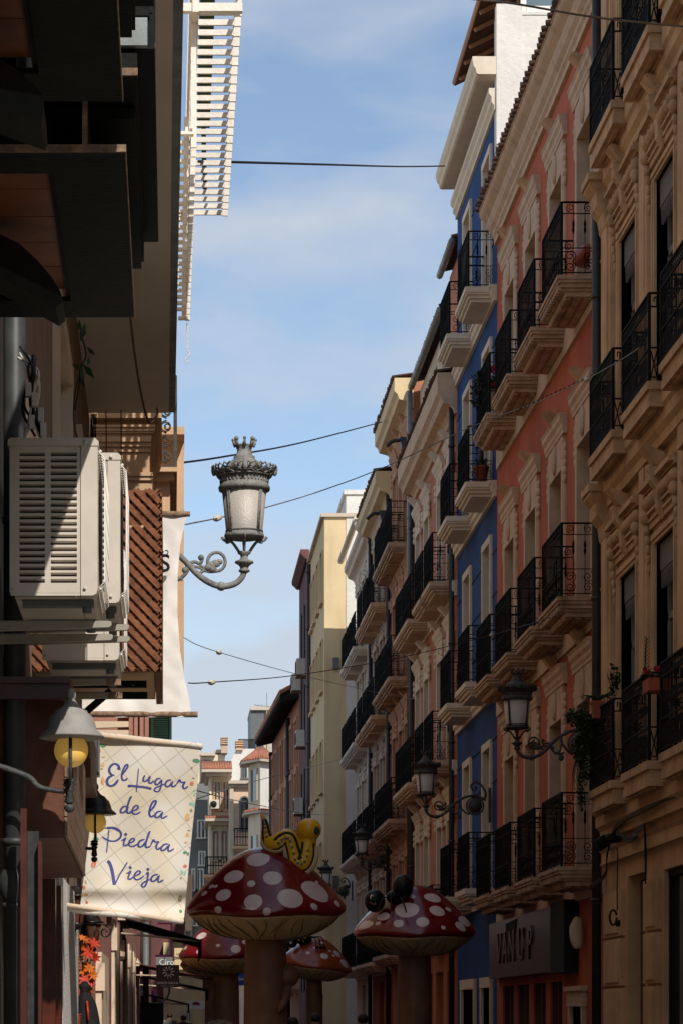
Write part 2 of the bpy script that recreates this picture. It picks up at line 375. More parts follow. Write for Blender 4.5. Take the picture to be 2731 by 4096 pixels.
def slab_mesh(L, D, s, style, mats):
    key = ('s', round(L, 2), round(D, 2), s, style, mats[0].name)
    if key in _cache: return _cache[key]
    mb = MB()
    steps = {'pink': [(.07, 0, .055), (.05, .055, .10), (.015, .10, .16), (-.03, .16, .20), (-.07, .20, .27)],
             'white': [(.07, 0, .10), (.045, .10, .14), (0, .14, .20), (-.05, .20, .26)],
             'cream': [(.03, 0, .10), (-.005, .10, .20), (.005, .20, .30)]}[style]
    for o, a, b in steps: mb.box(-s * .01 + 0, s * (D + o), -o, L + o, -b, -a)
    zb = -steps[-1][2]
    if style != 'white':
        for f in (.22, .5, .78):
            mb.box(s * D * (f - .09), s * D * (f + .06), .14, L - .14, zb - .022, zb)
    if style == 'pink':                                  # moulded lumps along the worn front edge
        n = int(L / .14)
        for i in range(n):
            y = L * (i + .5) / n
            mb.box(s * (D - .02), s * (D + .045), y - .035, y + .035, -.19, -.12)
    me = mesh_of(mb, 'balcony', mats); _cache[key] = me; return me
def add_balcony(root, W, s, Y0, z, L, D, rstyle, sstyle, smats, label=None):
    o = place('balcony', slab_mesh(L, D, s, sstyle, smats), root, (W, Y0, z))
    r = bpy.data.objects.new('railing', rail_mesh(L, D, s, rstyle)); C.objects.link(r); r.parent = o
    if label: o['label'] = label
    return o
def add_window(root, W, s, y0, y1, z0, z1, trim, sur=.14, depth=.38, out=.05, blind=None, pane=GLASSD, sill=False, head=True):
    mb = MB(); A = W + s * out; B = W - s * (depth - .02)
    mb.box(A, B, y0 - sur, y0, z0, z1); mb.box(A, B, y1, y1 + sur, z0, z1)
    if head: mb.box(A + s * .004, B, y0 - sur, y1 + sur, z1, z1 + sur)
    if sill: mb.box(A + s * .05, B, y0 - sur - .04, y1 + sur + .04, z0 - .10, z0)
    o = mb.build('window', trim, root)
    g = MB(); P = W - s * (depth - .06); g.box(P, P - s * .02, y0, y1, z0, z1, 0)
    f = .06
    for a, b, c, d in ((y0, y0 + f, z0, z1), (y1 - f, y1, z0, z1), ((y0 + y1) / 2 - .05, (y0 + y1) / 2 + .05, z0, z1)):
        g.box(P + s * .035, P, a, b, c, d, 1)
    for c, d in ((z0, z0 + .55), (z1 - f, z1), (z0 + (z1 - z0) * .72, z0 + (z1 - z0) * .72 + f)): g.box(P + s * .03, P, y0, y1, c, d, 1)
    g.build('pane', [pane, DOORB if blind is None else blind], o)
    return o
def gable_back(mb, W, s, Y0, Y1, z, back, rise, mi=0): mb.prism([(W, z), (W - s * back, z), (W - s * back, z + rise)], 'y', Y0, Y1, mi)
def tile_edge(root, W, s, y0, y1, z, out, back=3.0, rise=.9, mat=TILE, name='roof', sp=.24):
    mb = MB(); n = max(2, int((y1 - y0) / sp))
    for i in range(n):
        y = y0 + (y1 - y0) * (i + .5) / n; jz = random.uniform(-.012, .012); jo = random.uniform(-.025, .02)
        mb.tube([(W + s * (out + jo), y, z + jz), (W - s * .6, y, z + .17 + jz)], [.048, .045], 7, smooth=True)
    mb.quad((W + s * (out - .06), y0, z - .03), (W + s * (out - .06), y1, z - .03), (W - s * back, y1, z + rise), (W - s * back, y0, z + rise))
    return mb.build(name, mat, root)
def downpipe(root, x, y, z0, z1, r=.055, mat=PIPE, name='drainpipe'):
    mb = MB(); mb.tube([(x, y, z0), (x, y, z1)], r, 10)
    z = z0 + .8
    while z < z1: mb.tube([(x, y, z), (x, y, z + .05)], r * 1.25, 10); z += 2.1
    return mb.build(name, mat, root)
def gutter(root, x, y0, y1, z, r=.09, mat=ZINC):
    mb = MB(); mb.tube([(x, y0, z), (x, y1, z)], r, 10)
    y = y0 + .3
    while y < y1: mb.tube([(x, y, z), (x, y + .03, z)], r * 1.07, 10); y += .8
    return mb.build('gutter', mat, root)
def text_mesh(body, size, depth=.004, bold=0):
    cu = bpy.data.curves.new('t', 'FONT'); cu.body = body; cu.size = size; cu.extrude = depth; cu.offset = bold; cu.align_x = 'CENTER'; cu.align_y = 'CENTER'
    o = bpy.data.objects.new('t', cu); C.objects.link(o); bpy.context.view_layer.update()
    me = bpy.data.meshes.new_from_object(o); bpy.data.objects.remove(o); return me
def text_on(body, size, parent, center, mat, facing='-Y', depth=.004, bold=0, name='lettering', sx=1.0):
    me = text_mesh(body, size, depth, bold); me.name = name; me.materials.clear(); me.materials.append(mat)
    if facing == '-Y': mt = Matrix(((sx, 0, 0), (0, 0, -1), (0, 1, 0)))
    elif facing == '-X': mt = Matrix(((0, 0, -1), (-sx, 0, 0), (0, 1, 0)))
    else: mt = Matrix(((0, 0, 1), (sx, 0, 0), (0, 1, 0)))
    off = Vector(center) - wloc(parent)
    for v in me.vertices: v.co = mt @ v.co + off
    o = bpy.data.objects.new(name, me); C.objects.link(o); o.parent = parent; return o

# ---------------------------------------------------------------- ground
g = MB(); g.quad((-60, -60, .004), (60, -60, .004), (60, 19, .004), (-60, 19, .004)); tag(g.build('pavement', BOUNCEP), kind='structure')  # unseen pale sheet added to bounce sunlight up onto the soffit
g = MB(); g.quad((-60, -60, 0), (60, -60, 0), (60, 900, 0), (-60, 900, 0)); tag(g.build('street', ROADM), kind='structure')

WR = 6.02
# ---------------------------------------------------------------- cream stone building with cast iron balconies
cr = thing('stone_building', 'honey coloured carved stone building with heavy cast iron balconies beside the dark drainpipe', 'building', (WR, 30, 0))
bays = [33.86 - 2.58 * k for k in range(6)]; fl = [3.05 + EYE, 7.57 + EYE, 11.82 + EYE]
ops = []
for Yn in bays:
    for z in fl: ops.append((Yn + .10, Yn + 1.40, z, z + 2.83))
ops += [(33.45, 34.75, 0, 1.85 + EYE), (28.9, 32.2, .5, 1.80 + EYE), (23.4, 27.6, .5, 1.80 + EYE)]
mb = MB(); wall_grid(mb, WR, -1, 18.0, 36.44, 0, 17.6 + EYE, ops, .30, 7); mb.build('wall', CREAM, cr)
mb = MB(); wall_grid(mb, WR + .25, -1, -14, 17.98, 0, 8.5 + EYE, [], .30, 7); mb.build('sky_block_wing', CREAM, cr)  # unseen wing added to block sky, kept low so sun reaches the ground
pil = MB()
for Yn in bays:
    pil.box(WR - .07, WR + .01, Yn - .86, Yn - .30, 3.3 + EYE, 17.4 + EYE); pil.box(WR - .085, WR, Yn - .74, Yn - .42, 3.5 + EYE, 17.3 + EYE); pil.cut()
pil.box(WR - .07, WR + .01, 35.75, 36.44, 3.3 + EYE, 17.4 + EYE); pil.box(WR - .10, WR, 35.87, 36.32, 3.5 + EYE, 17.3 + EYE)
pil.build_each('pilaster', CREAM, cr)
for Yn in bays:
    for fi, z in enumerate(fl):
        add_balcony(cr, WR, -1, Yn, z, 1.8, .345, 'cast', 'cream', [CREAMD])
        y0, y1, zt = Yn + .10, Yn + 1.40, z + 2.83
        w = MB()
        for o_, t, q in ((.035, .14, 0), (.055, .06, .05)):
            w.box(WR - o_, WR + .2, y0 - q - t, y0 - q, z, zt); w.box(WR - o_, WR + .2, y1 + q, y1 + q + t, z, zt); w.box(WR - o_ - .003, WR + .2, y0 - q - t, y1 + q + t, zt + q, zt + q + t)
        win = w.build('window', CREAM, cr)
        p = MB(); p.box(WR + .17, WR + .19, y0, y1, z, zt, 0)
        for a, b, c, d in ((y0, y0 + .07, z, zt), (y1 - .07, y1, z, zt), (Yn + .70, Yn + .80, z, zt), (y0, y1, z, z + .5), (y0, y1, zt - .95, zt - .87)): p.box(WR + .135, WR + .17, a, b, c, d, 1)
        p.build('pane', [GLASSD, GREYB], win)
        p = MB(); p.box(WR + .04, WR + .12, y0, y1, zt - .34, zt)          # fringed pelmet
        for k in range(12):
            yy = y0 + (y1 - y0) * (k + .5) / 12; p.prism([(yy - .045, zt - .34), (yy + .045, zt - .34), (yy + .012, zt - .44), (yy, zt - .56), (yy - .012, zt - .44)], 'x', WR + .05, WR + .08)
        p.build('pelmet', PELM, win)
        e0, e1 = Yn - .28, Yn + 1.78; zb = zt + .20; orn = MB()
        for o_, a, b in ((.045, .02, .10), (.07, .10, .135), (.04, .135, .20), (.085, .20, .235), (.10, .465, .495), (.17, .495, .55), (.14, .55, .60)):
            orn.box(WR - o_, WR + .01, e0 + (.1 if o_ < .1 else 0), e1 - (.1 if o_ < .1 else 0), zb + a, zb + b)
        for k in range(10): orn.ball((WR - .06, e0 + (e1 - e0) * (k + .5) / 10, zb + .345), .088, n=10, m=7)
        for q in (e0 + .08, e1 - .08):                                      # scroll consoles and drops
            orn.ball((WR - .09, q, zb + .18), .07, .07, .09, 10, 7)
            for k in range(5): orn.ball((WR - .07 + .008 * k, q, zb + .02 - .12 * k), .045 - .006 * k, .05, .07, 8, 6)
        yc = (e0 + e1) / 2                                                  # winged crest
        orn.prism([(WR - .02, zb + .62), (WR - .12, zb + .62), (WR - .30, zb + .84), (WR - .25, zb + .86), (WR - .06, zb + .78)], 'y', yc - .16, yc + .16)
        orn.prism([(WR - .02, zb + .62), (WR - .24, zb + .62), (WR - .22, zb + .46), (WR - .14, zb + .36), (WR - .12, zb + .12), (WR - .05, zb + .0)], 'y', yc - .09, yc + .09)
        orn.ball((WR - .2, yc, zb + .60), .06)
        orn.build('carved_lintel', CREAMD, win)
c2 = MB()
for z in fl: mould(c2, WR, -1, [(.10, -.62), (.10, -.5), (.16, -.44), (.16, -.30), (.20, -.26), (.20, -.02)], 18.0, 36.42, z); c2.cut()
mould(c2, WR, -1, [(.08, -.95), (.08, -.8), (.12, -.76)], 18.0, 36.42, fl[0])
c2.build_each('string_course', CREAM, cr)
c3 = MB()
for z in fl[1:] + [16.0 + EYE]:                                             # big corner consoles
    c3.prism([(WR + .01, z - .3), (WR - .32, z - .3), (WR - .33, z - .45), (WR - .24, z - .54), (WR - .23, z - .72), (WR - .14, z - .82), (WR - .11, z - 1.0), (WR - .05, z - 1.08), (WR + .01, z - 1.08)], 'y', 35.86, 36.40)
    c3.box(WR - .36, WR, 35.80, 36.43, z - .40, z - .30); c3.cut()
c3.build_each('corner_console', CREAMD, cr)
c4 = MB(); mould(c4, WR, -1, [(.1, 0), (.1, .2), (.35, .35), (.6, .5), (.6, .75), (.66, .9)], 18.0, 36.42, 16.5 + EYE); c4.build('cornice', CREAMD, cr)
gf = MB()                                                                    # rusticated ground floor blocks
for a, b in ((34.95, 36.4), (32.35, 33.3), (27.75, 28.75)):
    z = .02
    while z < 3.3:
        gf.box(WR - .06, WR + .01, a, b, z, min(z + .63, 3.45)); gf.box(WR - .085, WR, a + .18, b - .18, z + .045, min(z + .585, 3.40)); z += .665
    gf.cut()
gf.build_each('stone_pier', CREAM, cr)
for a, b, lab in ((28.9, 32.2, 'shop window'), (23.4, 27.6, 'shop window')):
    p = MB(); p.box(WR + .12, WR + .13, a, b, .5, 1.8 + EYE, 0)
    for q, r in ((a, a + .08), (b - .08, b), ((a + b) / 2 - .04, (a + b) / 2 + .04)): p.box(WR + .06, WR + .12, q, r, .5, 1.8 + EYE, 1)
    p.box(WR + .06, WR + .12, a, b, 1.72 + EYE, 1.8 + EYE, 1); p.build('shop_window', [GLASSD, STEEL], cr)
p = MB(); p.box(WR + .22, WR + .26, 33.45, 34.75, 0, 1.85 + EYE); p.box(WR + .16, WR + .22, 33.5, 34.05, .05, 1.80 + EYE); p.box(WR + .16, WR + .22, 34.12, 34.7, .05, 1.80 + EYE); p.build('door', DOORB, cr)

# ---------------------------------------------------------------- salmon building
pk = thing('salmon_building', 'salmon pink building with carved cream window lintels next to the deep blue one', 'building', (WR, 42, 0))
Y0, Y1 = 36.46, 48.76; fl = [2.13 + EYE, 5.96 + EYE, 10.52 + EYE]; bays = [37.3, 40.1, 43.0, 45.76]; L = 1.86
ops = []
for Yn in bays:
    for z in fl: ops.append((Yn + .93 - .62 - .16, Yn + .93 + .62 + .16, z, z + 2.46 + .10))
ops += [(38.4, 39.5, 0, 1.75), (40.6, 41.9, 0, 2.15), (42.4, 43.9, 0, 2.15), (44.4, 45.9, 0, 2.15), (46.4, 47.9, 0, 2.15)]
mb = MB(); wall_grid(mb, WR, -1, Y0, Y1, 0, 14.5 + EYE, ops, .50, 7); mb.build('wall', PINK, pk)
for Yn in bays:
    yc = Yn + .93
    for fi, z in enumerate(fl):
        add_balcony(pk, WR, -1, Yn, z, L, .5, 'scroll', 'pink', [SLABST])
        win = add_window(pk, WR, -1, yc - .62, yc + .62, z, z + 2.46, PINKTRIM, .16, .46, .05, blind=DOORB, head=False)
        a = MB(); zt = z + 2.46
        a.box(WR - .05, WR + .40, yc - .78, yc + .78, zt, zt + .55)                       # panel above the opening
        mould(a, WR, -1, [(.065, 0), (.065, .05), (.085, .09), (.085, .15), (.12, .20), (.12, .27), (.145, .31)], yc - .95, yc + .95, zt + .50)
        a.ball((WR - .06, yc, zt + .26), .05, .16, .23, 12, 8)
        for q in (-1, 1):                                                                  # carved drops beside the frame
            for k in range(5): a.ball((WR - .02, yc + q * .84, zt + .30 - .12 * k), .040 + .012 * (k % 2), .085, .085, 8, 6)
            for k in range(3): a.ball((WR - .02, yc + q * .84, z + 1.15 - .13 * k), .045, .08, .085, 8, 6)
            a.box(WR - .035, WR, yc + q * .80 - .06, yc + q * .80 + .06, z + .0, zt)
        a.build('carved_lintel', PINKTRIM, win)
        e = MB(); e.prism([(WR - .02, zt + .81), (WR - .09, zt + .81), (WR - .25, zt + 1.0), (WR - .20, zt + 1.04), (WR - .05, zt + .98)], 'y', yc - .12, yc + .12)
        e.ball((WR - .13, yc, zt + .93), .05); e.build('crest', CREAMD, win)
st = MB()
for z in fl: mould(st, WR, -1, [(.05, -.42), (.05, -.06), (.08, -.03), (.08, 0)], Y0 + .02, Y1 - .25, z - .002); st.cut()
st.build_each('string_course', PINKTRIM, pk)
cn = MB(); mould(cn, WR, -1, [(.06, 0), (.06, .10), (.10, .14), (.10, .20), (.16, .26), (.20, .36), (.20, .40), (.30, .48), (.33, .52), (.33, .58), (.36, .60)], Y0 + .02, Y1 - .01, 14.32 + EYE)
cn.build('cornice', PINKTRIM, pk)
tile_edge(pk, WR, -1, Y0 + .02, Y1, 14.95 + EYE, .43, back=6.5, rise=1.2)
for a, b in ((40.6, 41.9), (42.4, 43.9), (44.4, 45.9), (46.4, 47.9)):
    p = MB(); p.box(WR + .10, WR + .14, a, b, 0, 2.15, 0)
    for q in (a, b - .08, (a + b) / 2 - .04): p.box(WR + .03, WR + .10, q, q + .08, 0, 2.15, 1)
    p.build('shop_window', [GLASSD, DOORB], pk)
p = MB(); p.box(WR - .06, WR + .2, 38.24, 38.4, 0, 1.9); p.box(WR - .06, WR + .2, 39.5, 39.66, 0, 1.9); p.box(WR - .07, WR + .2, 38.2, 39.7, 1.75, 1.98); p.box(WR - .11, WR + .1, 38.14, 39.76, 1.98, 2.05)
d_ = p.build('door_frame', PINKTRIM, pk); p = MB(); p.box(WR + .22, WR + .26, 38.4, 39.5, 0, 1.75); p.build('door', DARK, d_)
p = MB(); z = .2
for z in (.66, 1.98 - .6): p.box(WR - .012, WR + .01, 36.6, 38.1, z, z + .03)
p.build('groove_lines', PINKTRIM, pk)
downpipe(pk, 5.90, 36.58, .3, 18.6, .065)
# the shop sign under the lowest balconies
sg = thing('shop_sign', 'dull brushed metal shop sign panel with shiny letters under the salmon building balconies', 'sign', (WR - .15, 44, .69 + EYE))
p = MB(); p.box(5.84, WR - .01, 40.4, 44.35, .69 + EYE, 1.70 + EYE); p.box(5.84, WR - .01, 44.37, 48.5, .69 + EYE, 1.70 + EYE); p.build('panel', SIGNM, sg)
p = MB(); p.box(5.80, WR - .01, 38.95, 40.38, .66 + EYE, 1.74 + EYE); p.build('end_box', BLK, sg)
SHINY = M("polished_letters", (.14, .12, .115), .3, .2, 5, metal=.9)
for ch, y, sz in (('V', 46.9, .62), ('A', 46.1, .62), ('N', 45.2, .62), ('U', 44.0, .62), ('P', 42.9, .62)):
    text_on(ch, sz * 1.25, sg, (5.83, y, 1.18 + EYE), SHINY, '-X', .012, .004, sx=1.3)
p = MB(); p.prism([(46.0, 1.62 + EYE), (44.6, 1.66 + EYE), (45.0, 1.25 + EYE), (44.7, .95 + EYE), (45.3, 1.1 + EYE), (45.8, 1.2 + EYE)], 'x', 5.825, 5.845); p.build('emblem', BLK, sg)
p = MB(); p.tube(spline([(5.93, 38.35, 1.0 + EYE), (5.90, 38.35, 1.1 + EYE), (5.89, 38.35, 1.3 + EYE), (5.93, 38.35, 1.45 + EYE)], 3), [.05, .07, .08, .09, .10, .10, .10, .08, .07, .05], 10); 
tag(p.build('alarm_box', WHITET), 'long pale oval alarm box on the salmon wall right of the shop sign', 'alarm box')

# ---------------------------------------------------------------- blue building
bl = thing('blue_building', 'deep blue building with white frames and a white end wall above the salmon roof', 'building', (WR, 52, 0))
Y0, Y1 = 48.78, 55.56; fl = [2.39 + EYE, 6.25 + EYE, 9.98 + EYE, 13.62 + EYE]; bays = [49.04, 52.4]; L = 1.65
ops = []
for Yn in bays:
    for z in fl: ops.append((Yn + .82 + .3 - .55 - .14, Yn + .82 + .3 + .55 + .14, z, z + 2.86))
ops += [(49.5, 50.9, 0, 2.15), (52.2, 54.4, 0, 2.15)]
mb = MB(); wall_grid(mb, WR, -1, Y0, Y1, 0, 17.75 + EYE, ops, .40, 7); mb.build('wall', BLUE, bl)
j = MB()
for z in [2.9, 4.4, 5.2, 7.1, 7.9, 8.7, 10.9, 11.8, 12.6, 14.5, 15.3, 16.1]:
    cuts = sorted(o[:2] for o in ops if o[2] < z + EYE < o[3]); y = Y0 + .01
    for a, b in cuts + [(Y1 - .01, None)]:
        if a > y: j.box(WR - .014, WR + .01, y, a, z + EYE - .012, z + EYE + .012)
        y = b
j.build('joint_lines', M("blue_joint", (.008, .02, .07), .9, .05), bl)
for Yn in bays:
    for fi, z in enumerate(fl):
        add_balcony(bl, WR, -1, Yn, z, L, .5, 'scroll', 'white', [WHITET])
        add_window(bl, WR, -1, Yn + 1.12 - .55, Yn + 1.12 + .55, z, z + 2.70, WHITET, .14, .38, .05)
st = MB()
for z in fl: mould(st, WR, -1, [(.06, -.30), (.06, -.22), (.10, -.18), (.10, -.08), (.14, -.05), (.14, -.002)], Y0 + .01, Y1 - .01, z - .003); st.cut()
mould(st, WR, -1, [(.05, 0), (.05, .08), (.10, .14), (.10, .24), (.15, .30), (.15, .40)], Y0 + .01, Y1 - .01, 16.86 + EYE)
st.build_each('string_course', WHITET, bl)
cn = MB(); mould(cn, WR, -1, [(.34, 0), (.38, .02), (.40, .10), (.44, .16), (.46, .26), (.46, .33)], Y0 - .04, Y1 - .01, 17.50 + EYE); cn.build('cornice', WHITET, bl)
e = MB(); e.box(WR - .012, WR + 7, Y0 - .03, Y0 + .3, 14.6 + EYE, 18.60 + EYE); e.box(WR - .016, WR + .46, Y0 - .055, Y0 + .2, 16.2 + EYE, 18.80 + EYE); e.box(WR + .40, WR + 7, Y0 - .045, Y0 + .3, 18.60 + EYE, 18.66 + EYE)
e.build('party_wall', WHITEW, bl)
at = MB(); at.box(WR + .72, WR + 7, Y0 + .34, Y1, 17.76 + EYE, 20.9 + EYE); at.box(WR + .25, WR + .7, Y0 + .3, Y0 + .7, 17.76 + EYE, 18.3 + EYE, 1); at.box(WR + .55, WR + .72, Y0 + .34, Y1 - .2, 20.3 + EYE, 20.6 + EYE); at.build('attic', [PEACH, BLUE], bl)
for a in (49.6, 51.6, 53.6):
    p = MB(); x = WR + .71
    for q in ((a, a + .07, 18.0, 20.2), (a + 1.3, a + 1.37, 18.0, 20.2), (a + .66, a + .72, 18.0, 20.2), (a, a + 1.37, 20.13, 20.2)): p.box(x - .05, x, q[0], q[1], q[2] + EYE, q[3] + EYE, 1)
    p.box(x - .01, x + .005, a, a + 1.37, 18.0 + EYE, 20.2 + EYE, 0); p.build('window', [GLASSD, WHITET], bl)
rf = MB(); x0 = WR - .10
rf.hexa([(x0, Y0 - .6, 19.55 + EYE), (WR + 7, Y0 - .6, 22.9 + EYE), (WR + 7, Y1 - .4, 22.9 + EYE), (x0, Y1 - .4, 19.55 + EYE)], [(x0, Y0 - .6, 19.66 + EYE), (WR + 7, Y0 - .6, 23.0 + EYE), (WR + 7, Y1 - .4, 23.0 + EYE), (x0, Y1 - .4, 19.66 + EYE)], 0)
for k in range(8): y = Y0 - .4 + k * .9; rf.beam((x0 + .05, y, 19.53 + EYE), (WR + 1.0, y, 19.53 + .5 + EYE), .06, .07, 1)
rf.tube([(x0, Y0 - .6, 19.62 + EYE), (x0, Y1 - .4, 19.62 + EYE)], .06, 8, 1)
rf.build('roof', [WOODE, PEACH], bl)
w = MB(); x = WR + 1.0; yy = Y0 + .02
w = MB()                                                                 # white framed terrace glazing above the end wall
for a, b, c, d in ((WR + .45, WR + .55, 18.67, 20.6), (WR + 1.45, WR + 1.53, 18.67, 20.6), (WR + 3.8, WR + 3.9, 18.67, 20.6), (WR + .555, WR + 1.445, 18.67, 18.80), (WR + 1.535, WR + 3.795, 18.67, 18.80)): w.box(a, b, Y0 + .05, Y0 + .15, c + EYE, d + EYE, 1)
w.box(WR + .5, WR + 3.9, Y0 + .09, Y0 + .11, 18.67 + EYE, 20.6 + EYE, 0); w.build('window', [M("sky_glass", (.12, .17, .20), .08, .05, 1, spec=.8), WHITEP], bl)
for a, b in ((49.5, 50.9), (52.2, 54.4)):
    p = MB(); p.box(WR - .06, WR + .3, a - .16, a, 0, 2.149); p.box(WR - .06, WR + .3, b, b + .16, 0, 2.149); p.box(WR - .066, WR + .3, a - .16, b + .16, 2.15, 2.35); f_ = p.build('shop_window', WHITET, bl)
    p = MB(); p.box(WR + .3, WR + .34, a, b, 0, 2.15); p.build('pane', GLASSD, f_)

# ---------------------------------------------------------------- the terrace beyond
def terrace(name, label, Y0, Y1, ztop, wall, trim, floors, bays, L=1.6, bal=None, win_h=2.5, ww=1.05, cor_h=.55, cor_out=.42, cormat=None, roof=True, pipes=(), rail='plain', sstyle='white', smats=None, crest=False, W=WR, lintel=True, skip=(), pipemat=ZINC):
    t = thing(name, label, 'building', (W, (Y0 + Y1) / 2, 0))
    smats = smats or [trim]; ops = []
    for y in bays:
        for z in floors: ops.append((y - ww / 2 - .14, y + ww / 2 + .14, z + EYE, min(z + win_h + .12, ztop - .2) + EYE))
    for k in range(int((Y1 - Y0) / 2.4)): ops.append((Y0 + .5 + k * 2.4, Y0 + 2.1 + k * 2.4, 0, min(2.6, floors[0] + EYE - .5)))
    mb = MB(); wall_grid(mb, W, -1, Y0, Y1, 0, ztop + EYE, ops, .4, 7); mb.build('wall', wall, t)
    for y in bays:
        for fi, z in enumerate(floors):
            wn_ = add_window(t, W, -1, y - ww / 2, y + ww / 2, z + EYE, z + win_h + EYE, trim, .14, .38, .05)
            if lintel:
                zt = z + win_h + EYE; a = MB()
                a.box(W - .05, W + .1, y - ww / 2 - .12, y + ww / 2 + .12, zt + .14, zt + .50)
                mould(a, W, -1, [(.06, 0), (.07, .06), (.11, .13), (.14, .22)], y - ww / 2 - .28, y + ww / 2 + .28, zt + .46)
                a.ball((W - .05, y, zt + .3), .04, .12, .14, 8, 6)
                for q in (-1, 1):
                    for k in range(3): a.ball((W - .05, y + q * (ww / 2 + .2), zt + .25 - .14 * k), .05, .06, .08, 8, 5)
                if crest: a.prism([(W - .02, zt + .68), (W - .12, zt + .68), (W - .30, zt + .88), (W - .24, zt + .92), (W - .06, zt + .84)], 'y', y - .12, y + .12)
                a.build('lintel', trim, wn_)
            if (fi, bays.index(y)) not in skip: add_balcony(t, W, -1, y - L / 2, z + EYE, L, .5, rail, sstyle, smats)
    st = MB()
    for z in floors: mould(st, W, -1, [(.05, -.32), (.05, -.24), (.10, -.2), (.10, -.002)], Y0 + .01, Y1 - .01, z + EYE - .003); st.cut()
    st.build_each('string_course', trim, t)
    cn = MB(); mould(cn, W, -1, [(.05, 0), (.08, .10), (.14, .16), (cor_out - .12, .22), (cor_out - .08, .34), (cor_out, .42), (cor_out, cor_h)], Y0 + .01, Y1 - .01, ztop - cor_h + EYE + .02)
    cn.build('cornice', cormat or trim, t)
    if roof: tile_edge(t, W, -1, Y0, Y1, ztop + .06 + EYE, cor_out + .06, back=6.8, rise=1.6)
    for y in pipes: downpipe(t, W - .10, y, .3, ztop - .3 + EYE, .06, pipemat)
    return t
t3 = terrace('orange_building', 'orange building with grey drainpipes and cream cornice beyond the blue one', 55.58, 65.4, 13.62, ORANGE, WHITET, [1.75, 5.45, 9.25], [56.75, 58.95, 62.0, 64.1], L=1.75, rail='scroll', pipes=(55.8, 65.2), cor_h=.85, cor_out=.42, cormat=PINKTRIM, smats=[PINKTRIM], crest=True, pipemat=PIPE)
a = MB(); wall_grid(a, WR + .12, -1, 55.6, 58.3, 13.7 + EYE, 16.4 + EYE, [], .3, 6); a.build('attic', ORANGE, t3)
a = MB(); wall_grid(a, WR + .14, -1, 58.32, 65.4, 13.7 + EYE, 15.6 + EYE, [(59.3, 60.0, 14.2 + EYE, 15.2 + EYE), (61.2, 61.9, 14.2 + EYE, 15.2 + EYE), (63.2, 63.9, 14.2 + EYE, 15.2 + EYE)], .3, 6); a.build('attic', OFFW, t3)
gutter(t3, WR - .10, 55.65, 58.3, 16.45 + EYE, .075); gutter(t3, WR - .08, 58.4, 65.5, 15.70 + EYE, .085)
tile_edge(t3, WR, -1, 55.62, 58.3, 16.56 + EYE, .10, back=6, rise=1.4); tile_edge(t3, WR, -1, 58.35, 65.4, 15.82 + EYE, .10, back=6, rise=1.4)
downpipe(t3, WR - .12, 65.45, 9, 15.6 + EYE, .07, ZINC)
t4 = terrace('peach_building', 'peach and white building under a deep yellow cornice with lit end face', 65.62, 72.0, 15.95, ORANGE, PEACH, [1.6, 5.0, 8.6, 12.0], [67.2, 69.0, 70.9], L=1.5, cor_h=.75, cor_out=.48, cormat=YELL, smats=[SLABST], pipes=(65.75,), pipemat=PIPE, crest=True)
h = MB(); h.prism([(WR - .34, 14.5 + EYE), (WR - .16, 14.5 + EYE), (WR - .10, 14.0 + EYE), (WR - .24, 14.0 + EYE)], 'y', 65.66, 66.0); h.tube(spline([(WR - .30, 65.8, 14.45 + EYE), (WR - .52, 65.8, 14.42 + EYE), (WR - .66, 65.8, 14.30 + EYE)], 4), .05, 7); h.build('rainwater_head', PIPE, t4)
t5 = terrace('red_building', 'brick red building with grey white window trims in the middle of the terrace', 72.02, 79.0, 14.95, REDW, OFFW, [1.5, 4.9, 8.3, 11.4], [73.2, 75.4, 77.7], L=1.7, cor_h=.75, cor_out=.46, cormat=YELL, smats=[BEIGE], pipes=(72.2, 78.8), pipemat=PIPE)
h = MB(); h.prism([(WR - .36, 13.9 + EYE), (WR - .10, 13.9 + EYE), (WR - .06, 13.3 + EYE), (WR - .22, 13.3 + EYE)], 'y', 72.06, 72.5); h.tube(spline([(WR - .32, 72.3, 13.85 + EYE), (WR - .5, 72.3, 13.85 + EYE), (WR - .68, 72.3, 13.70 + EYE)], 4), .05, 7); h.build('rainwater_head', PIPE, t5)
t6 = terrace('white_corniced_building', 'narrow off white building with white gutter and curved downpipe', 79.02, 86.0, 14.7, OFFW, WHITET, [1.5, 4.9, 8.3, 11.2], [80.3, 82.5, 84.7], L=1.7, cor_h=.6, cor_out=.40, roof=False, smats=[WHITET])
gutter(t6, WR - .5, 79.0, 86.2, 14.95 + EYE, .10, WHITET)
p = MB(); p.tube(spline([(WR - .48, 79.1, 14.95 + EYE), (WR - .44, 79.0, 14.7 + EYE), (WR - .1, 79.0, 14.3 + EYE), (WR - .08, 79.0, 13.9 + EYE), (WR - .08, 79.0, 5 + EYE)], 6), .09, 8); p.build('drainpipe', WHITET, t6)
# pale yellow block standing forward of the terrace
yb = thing('yellow_building', 'tall pale yellow block standing forward with one sunlit strip down its blank end wall', 'building', (5.2, 91, 0))
mb = MB(); XY = 5.08; ops = []
for y in (89.0, 91.2, 93.4, 95.2):
    for z in (.8, 4.2, 7.6, 11.0, 14.0): ops.append((y - .55, y + .55, z + EYE, z + 1.7 + EYE))
wall_grid(mb, XY, -1, 87.8, 96.6, 0, 16.7 + EYE, ops, .25, 8); mb.build('wall', YELL, yb)
for o_ in ops: add_window(yb, XY, -1, o_[0] + .02, o_[1] - .02, o_[2] + .02, o_[3] - .02, YELL, .06, .24, .06, sill=True, blind=WHITET, head=True)
e = MB(); e.box(5.80, 12, 87.76, 92, .1, 17.45 + EYE); e.box(5.72, 12, 87.70, 92.1, 17.45 + EYE, 17.6 + EYE); e.build('stair_tower', WHITEW, yb)
